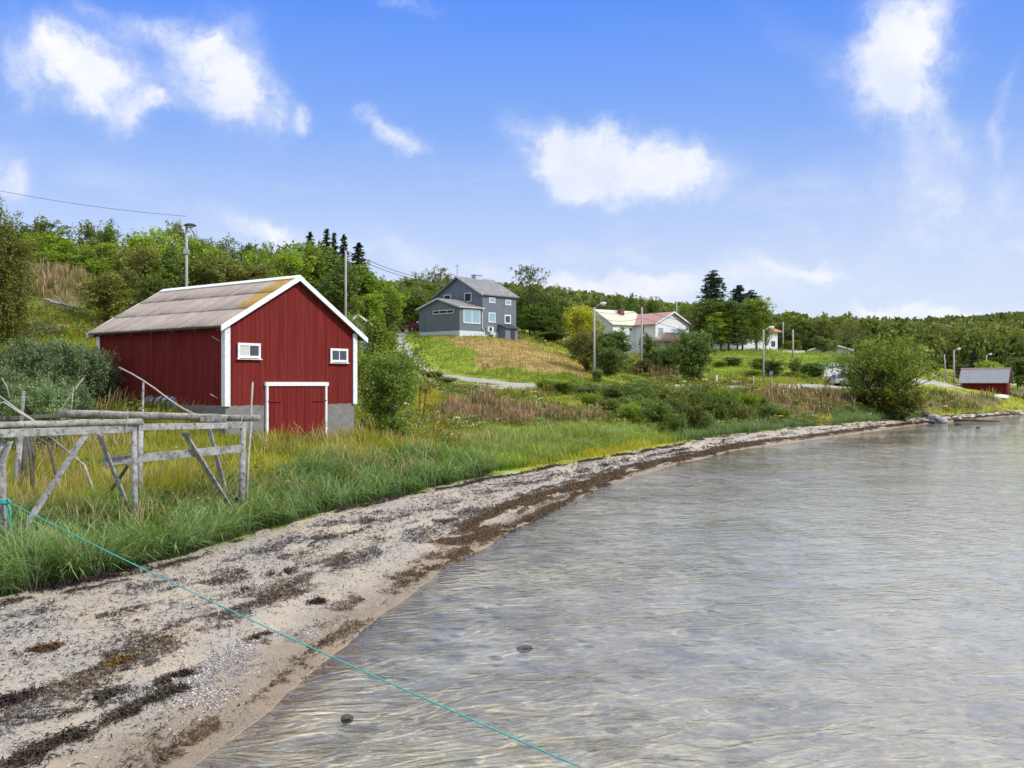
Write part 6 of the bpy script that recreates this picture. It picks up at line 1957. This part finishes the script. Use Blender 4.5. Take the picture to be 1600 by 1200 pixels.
near = lambda x, y, z: vnoise(x * .9, y * .9, 5) > .12
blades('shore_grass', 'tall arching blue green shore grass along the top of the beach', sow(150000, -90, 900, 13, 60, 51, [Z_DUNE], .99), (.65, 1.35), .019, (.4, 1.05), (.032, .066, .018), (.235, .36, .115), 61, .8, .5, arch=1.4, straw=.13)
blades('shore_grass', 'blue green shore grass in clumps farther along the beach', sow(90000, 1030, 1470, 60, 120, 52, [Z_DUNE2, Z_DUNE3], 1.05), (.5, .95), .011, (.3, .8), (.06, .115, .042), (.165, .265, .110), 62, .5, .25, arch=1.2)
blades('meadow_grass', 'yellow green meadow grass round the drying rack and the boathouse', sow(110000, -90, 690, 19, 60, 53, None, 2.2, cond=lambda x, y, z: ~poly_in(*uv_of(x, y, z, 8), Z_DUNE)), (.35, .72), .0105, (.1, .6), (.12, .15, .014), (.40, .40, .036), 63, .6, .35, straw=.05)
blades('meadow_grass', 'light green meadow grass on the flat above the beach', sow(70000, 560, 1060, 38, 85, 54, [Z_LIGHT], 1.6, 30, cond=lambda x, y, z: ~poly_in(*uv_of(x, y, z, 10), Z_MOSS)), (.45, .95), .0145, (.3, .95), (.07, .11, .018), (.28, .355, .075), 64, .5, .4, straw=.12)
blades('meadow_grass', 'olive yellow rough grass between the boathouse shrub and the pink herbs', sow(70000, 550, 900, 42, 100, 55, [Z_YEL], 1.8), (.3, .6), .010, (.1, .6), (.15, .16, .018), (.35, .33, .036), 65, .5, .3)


def tuft_field(name, label, P, L, W, seed, gain=1.8, lean=(.1, .7), **kw):
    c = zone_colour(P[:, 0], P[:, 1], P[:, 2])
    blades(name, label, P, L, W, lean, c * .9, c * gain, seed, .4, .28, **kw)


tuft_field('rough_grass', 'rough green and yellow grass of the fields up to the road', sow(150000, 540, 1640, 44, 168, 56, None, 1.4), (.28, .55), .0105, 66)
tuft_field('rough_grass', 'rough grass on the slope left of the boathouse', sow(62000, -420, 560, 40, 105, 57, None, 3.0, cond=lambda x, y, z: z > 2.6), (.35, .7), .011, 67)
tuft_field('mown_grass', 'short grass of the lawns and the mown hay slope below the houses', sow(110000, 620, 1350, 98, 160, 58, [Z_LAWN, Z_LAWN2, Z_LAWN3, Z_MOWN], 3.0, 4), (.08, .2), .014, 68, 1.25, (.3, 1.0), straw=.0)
tuft_field('moss', 'yellow green moss and low saltmarsh plants at the edge of the beach', sow(40000, 760, 1300, 35, 100, 59, [Z_MOSS, Z_MOSS2], 1.0, 3), (.04, .12), .014, 69, 1.2, (.4, 1.0), straw=.0)
blades('seeding_grass', 'straw coloured seed stalks standing over the grass by the boathouse', sow(9000, -60, 780, 22, 52, 70, None, 2.0, cond=lambda x, y, z: vnoise(x * .5, y * .5, 8) > .42), (.8, 1.25), .006, (.15, .6), (.17, .14, .05), (.36, .28, .12), 71, .4, .2, (.38, .29, .14), 1.6)
FW = sow(36000, 640, 1600, 48, 150, 72, [Z_FIRE, Z_FIRE2, Z_FIRE3, Z_FIRE4], 1.8, 46, cond=lambda x, y, z: fbm(x * .28, y * .28, 44, 3) + .25 * vnoise(x * 1.7, y * 1.7, 45) > .60)
blades('fireweed', 'faded pink and brown fireweed standing in swathes across the fields', FW, (.75, 1.25), .017, (.02, .3), (.055, .085, .022), (.15, .14, .055), 73, .4, .4, (.33, .20, .15), .9)
FW2 = sow(3600, 20, 160, 50, 82, 74, [Z_FIRE5], 2, 30, cond=lambda x, y, z: fbm(x * .4, y * .4, 46, 3) > .5)
blades('fireweed', 'pinkish fireweed on the slope at the left between the trees', FW2, (.8, 1.3), .018, (.02, .3), (.12, .13, .03), (.24, .22, .06), 75, .4, .35, (.36, .25, .17), .7)


def herbs(name, label, P, per, size, spread, hgt, cols, seed, flowers=0.0):
    """broad leaved herbs: small clumps of leaves, a few with pale umbels"""
    rg = np.random.default_rng(seed)
    n = len(P)
    g = np.maximum(1, P[:, 1] / 45) ** .6
    k = np.repeat(np.arange(n), per)
    h = (rg.uniform(.4, 1.0, n) * hgt * (.6 + .8 * fbm(P[:, 0] * .4, P[:, 1] * .4, seed, 2)))[k]
    zz = rg.uniform(0, 1, len(k)) ** .8
    C = P[k] + np.stack([rg.normal(size=len(k)) * spread * (1.1 - .5 * zz), rg.normal(size=len(k)) * spread * (1.1 - .5 * zz), zz * h + .03], -1)
    LV, LF = leaf_quads(C, size, rg, .5, .55)
    ctr = C.repeat(4, 0)
    LV = ctr + (LV - ctr) * g[k].repeat(4)[:, None]
    base = np.array(cols)[rg.integers(0, len(cols), n)] * rg.uniform(.75, 1.25, (n, 1))
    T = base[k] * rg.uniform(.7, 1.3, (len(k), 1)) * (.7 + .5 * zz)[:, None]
    fl = (rg.random(n) < flowers)[k] & (zz > .88)
    T = np.where(fl[:, None], np.array((.62, .60, .46)), T)
    tag(link_mesh(name, np_mesh(name, LV, LF, BLADE, False, np.repeat(T, 4, 0)), None), label, 'herbs', None, 'stuff')


HC = [(.13, .20, .04), (.19, .22, .04), (.09, .15, .035), (.24, .20, .05), (.16, .12, .045)]
nomow = lambda x, y, z: ~np.any([poly_in(*uv_of(x, y, z, 10), p_) for p_ in (Z_LAWN, Z_LAWN2, Z_LAWN3, Z_MOWN, Z_LIGHT, Z_MOSS)], axis=0)
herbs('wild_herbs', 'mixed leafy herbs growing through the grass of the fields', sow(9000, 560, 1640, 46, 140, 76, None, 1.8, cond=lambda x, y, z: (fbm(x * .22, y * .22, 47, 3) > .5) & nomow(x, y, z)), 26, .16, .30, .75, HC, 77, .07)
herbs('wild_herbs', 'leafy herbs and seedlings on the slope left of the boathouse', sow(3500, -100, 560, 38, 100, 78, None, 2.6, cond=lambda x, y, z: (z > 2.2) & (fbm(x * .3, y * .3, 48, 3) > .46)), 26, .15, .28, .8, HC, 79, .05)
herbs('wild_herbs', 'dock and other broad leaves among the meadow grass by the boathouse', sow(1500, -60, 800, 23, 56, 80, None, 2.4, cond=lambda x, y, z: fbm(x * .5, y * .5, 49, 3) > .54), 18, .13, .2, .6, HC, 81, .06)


def beach_xy(y, t):
    xs = np.interp(y, SHORE[:, 1], SHORE[:, 0]); xe = np.interp(y, EDGE[:, 1], EDGE[:, 0])
    return xs + (xe - xs) * t


def wrack(name, label, specs, mat_cols, seed, ln=(.04, .13), wd=(.007, .018), lift=.02, rel=1.0):
    """flat kelp ribbons: specs are (n, ylo, yhi, t centre, t spread, patchiness, colour index)"""
    rg = np.random.default_rng(seed)
    Ps = []; Cs = []
    for (n, y0, y1, tc, ts, pt, ci) in specs:
        y = np.exp(rg.uniform(math.log(y0), math.log(y1), n))
        t = tc + rg.normal(size=n) * ts + (fbm(y * .22, y * 0 + tc * 9, seed, 3) - .5) * .16
        x = beach_xy(y, t)
        m = fbm(y * .75 + tc * 31, t * 11, seed + 2, 4) > pt
        x, y, t = x[m], y[m], t[m]
        m = (t < 1.05) & (t > -.05)
        x, y = x[m], y[m]
        Ps.append(np.stack([x, y], -1)); Cs.append(np.tile(mat_cols[ci], (len(x), 1)))
    P = np.concatenate(Ps); C = np.concatenate(Cs)
    n = len(P)
    z = terr(P[:, 0], P[:, 1])
    dist = np.hypot(P[:, 0], P[:, 1])
    g = np.maximum(1, dist / 22) ** .8
    L_ = rg.uniform(*ln, n) * g; w_ = rg.uniform(*wd, n) * g
    a = rg.normal(size=n) * .75 + 1.15
    d = np.stack([np.cos(a), np.sin(a)], -1); s = np.stack([-d[:, 1], d[:, 0]], -1)
    bend = rg.normal(size=n) * .25 * L_
    h = np.abs(rg.normal(size=n)) * lift * np.minimum(g, 2.0) + .006
    rows = []
    for q, ww, hh in ((-.5, .5, .3), (-.15, 1.0, 1.0), (.2, .9, .7), (.5, .2, .2)):
        c = P + d * (q * L_)[:, None] + s * (bend * (q * q * 4 - .5))[:, None]
        zz = z + h * hh * rg.uniform(.5, 1.5, n) + .004
        for sg in (-1, 1):
            rows.append(np.concatenate([c + s * (sg * w_ * ww * .5)[:, None], (zz + sg * rg.normal(size=n) * .3 * w_)[:, None]], -1))
    V = np.stack(rows, 1).reshape(-1, 3)
    b = np.arange(n)[:, None] * 8
    Fq = np.concatenate([b + np.array([[0, 1, 3, 2]]), b + np.array([[2, 3, 5, 4]]), b + np.array([[4, 5, 7, 6]])], 1).reshape(-1, 4)
    T = C * rg.uniform(.5, 1.5, (n, 1)) * rg.uniform(.85, 1.15, (n, 3))
    o = link_mesh(name, np_mesh(name, V, Fq, KELP, False, np.repeat(T, 8, 0)), None)
    tag(o, label, name, None, 'stuff')


def kelp_mat():
    m, t, out = new_mat('drying_kelp')
    a = t.n('ShaderNodeAttribute', attribute_name='tint')
    p = t.n('ShaderNodeBsdfPrincipled'); t.put(p, 'Base Color', a.outputs['Color']); p.inputs['Roughness'].default_value = .65
    p.inputs['Specular IOR Level'].default_value = .3
    t.t.links.new(p.outputs[0], out.inputs[0])
    return m


KELP = kelp_mat()
KC = [(.030, .016, .018), (.085, .045, .016), (.045, .033, .018), (.025, .024, .034), (.16, .09, .02)]
wrack('seaweed', 'dark dried seaweed lying in lines along the beach', [
    (9000, 12, 60, .94, .018, .47, 0), (5000, 40, 140, .93, .04, .5, 0), (9000, 9.5, 30, .68, .04, .58, 0), (7000, 9.5, 30, .80, .04, .59, 3), (12000, 9.5, 30, .44, .05, .59, 2), (6000, 9.5, 32, .33, .05, .60, 3), (3500, 9.5, 26, .42, .07, .60, 4),
    (3500, 28, 70, .62, .05, .54, 0), (4000, 22, 60, .40, .03, .50, 3), (20000, 26, 70, .20, .06, .40, 1), (10000, 26, 70, .22, .06, .42, 2), (5000, 24, 70, .2, .06, .4, 4), (3500, 16, 30, .12, .03, .50, 1), (12000, 60, 145, .25, .07, .40, 1), (4000, 60, 145, .6, .12, .52, 0), (7000, 10, 60, .55, .3, .38, 2), (6000, 10, 50, .75, .18, .47, 3), (4000, 9.5, 24, .03, .02, .53, 1), (2500, 9.5, 24, .05, .03, .53, 2), (9000, 22, 45, .04, .03, .42, 1)], KC, 81)
# thick clumps of kelp near the camera
KV, KF, KT = [], [], []
kb = 0
for n_, (u, v, s_, ci) in enumerate([(140, 1100, .26, 2), (60, 1178, .34, 2), (215, 1110, .26, 2), (262, 1085, .24, 2), (275, 1062, .18, 2), (120, 1150, .22, 2), (405, 997, .13, 1), (440, 897, .20, 0), (500, 941, .15, 0), (66, 1018, .17, 1), (20, 1095, .18, 0), (190, 1035, .12, 4), (100, 915, .3, 0), (170, 900, .3, 0), (250, 880, .2, 0), (380, 925, .12, 0)]):
    x, y, z = hit(u, v, 9, 60)
    rg = np.random.default_rng(900 + n_)
    m = int(4200 * s_)
    a = rg.normal(size=m) * s_ * 1.1; b_ = rg.normal(size=m) * s_ * .38
    P = np.stack([a * .36 + b_ * .93 * .9 + x, a * .93 - b_ * .36 + y], -1)
    k = fbm(P[:, 0] * 4, P[:, 1] * 4, 950 + n_, 3) > .42
    P = P[k]; m = len(P)
    P = np.concatenate([P, (terr(P[:, 0], P[:, 1]) + np.abs(rg.normal(size=m)) * .03 + .008)[:, None]], 1)
    LV, LF = leaf_quads(P, .075, rg, .7, .24)
    KV.append(LV); KF.append(LF + kb); kb += len(LV)
    KT.append(np.repeat(np.array(KC[ci]) * rg.uniform(.4, 1.8, (m, 1)) * rg.uniform(.85, 1.15, (m, 3)), 4, 0))
tag(link_mesh('seaweed', np_mesh('seaweed', np.concatenate(KV), np.concatenate(KF), KELP, False, np.concatenate(KT)), None), 'thick brown and black heaps of kelp on the near sand', 'seaweed', None, 'stuff')


def chips(name, label, specs, cols, seed, size):
    rg = np.random.default_rng(seed)
    Ps = []; Cs = []
    for (n, y0, y1, t0, t1, pt, ci) in specs:
        y = np.exp(rg.uniform(math.log(y0), math.log(y1), n)); t = rg.uniform(t0, t1, n)
        x = beach_xy(y, t)
        m = fbm(y * .7 + 5 * ci, t * 9, seed + 3, 4) > pt
        Ps.append(np.stack([x[m], y[m]], -1)); Cs.append(np.tile(cols[ci], (m.sum(), 1)))
    P = np.concatenate(Ps); C = np.concatenate(Cs)
    n = len(P)
    g = np.maximum(1, P[:, 1] / 22) ** .6
    z = terr(P[:, 0], P[:, 1]) + .006
    s = size * rg.uniform(.5, 1.6, n) * g
    a = rg.uniform(0, 6.28, n)
    k = np.arange(5)
    ang = a[:, None] + k[None] * 2 * math.pi / 5
    rad = s[:, None] * rg.uniform(.6, 1.1, (n, 5)) * np.where(k == 0, 1.25, 1)[None]
    V = np.zeros((n, 6, 3))
    V[:, :5, 0] = P[:, :1] + np.cos(ang) * rad; V[:, :5, 1] = P[:, 1:] + np.sin(ang) * rad; V[:, :5, 2] = z[:, None] + rg.uniform(-.002, .008, (n, 5)) * 1.0
    V[:, 5, :2] = P; V[:, 5, 2] = z + s * .5
    b = np.arange(n)[:, None, None] * 6
    tri = np.stack([k, (k + 1) % 5, np.full(5, 5)], -1)[None]
    Fq = (b + tri).reshape(-1, 3)
    T = np.repeat(C * rg.uniform(.6, 1.2, (n, 1)) * rg.uniform(.93, 1.07, (n, 3)), 6, 0)
    tag(link_mesh(name, np_mesh(name, V.reshape(-1, 3), Fq, KELP, False, T), None), label, name, None, 'stuff')


chips('shells', 'broken white and violet mussel shells strewn over the sand', [(9000, 9, 60, .05, .98, .44, 0), (5000, 9, 40, .15, .85, .54, 1), (4000, 9, 40, .1, .9, .5, 2), (3500, 13, 17, .08, .24, .46, 1), (2000, 13, 17, .08, .24, .46, 0)],
      [(.72, .70, .68), (.12, .115, .18), (.40, .30, .22)], 91, .0095)
chips('pebbles', 'small grey and brown pebbles scattered over the beach', [(15000, 9, 70, .0, 1.0, .40, 0), (12000, 9, 40, .0, .9, .45, 1)], [(.10, .085, .075), (.26, .22, .19)], 93, .009)
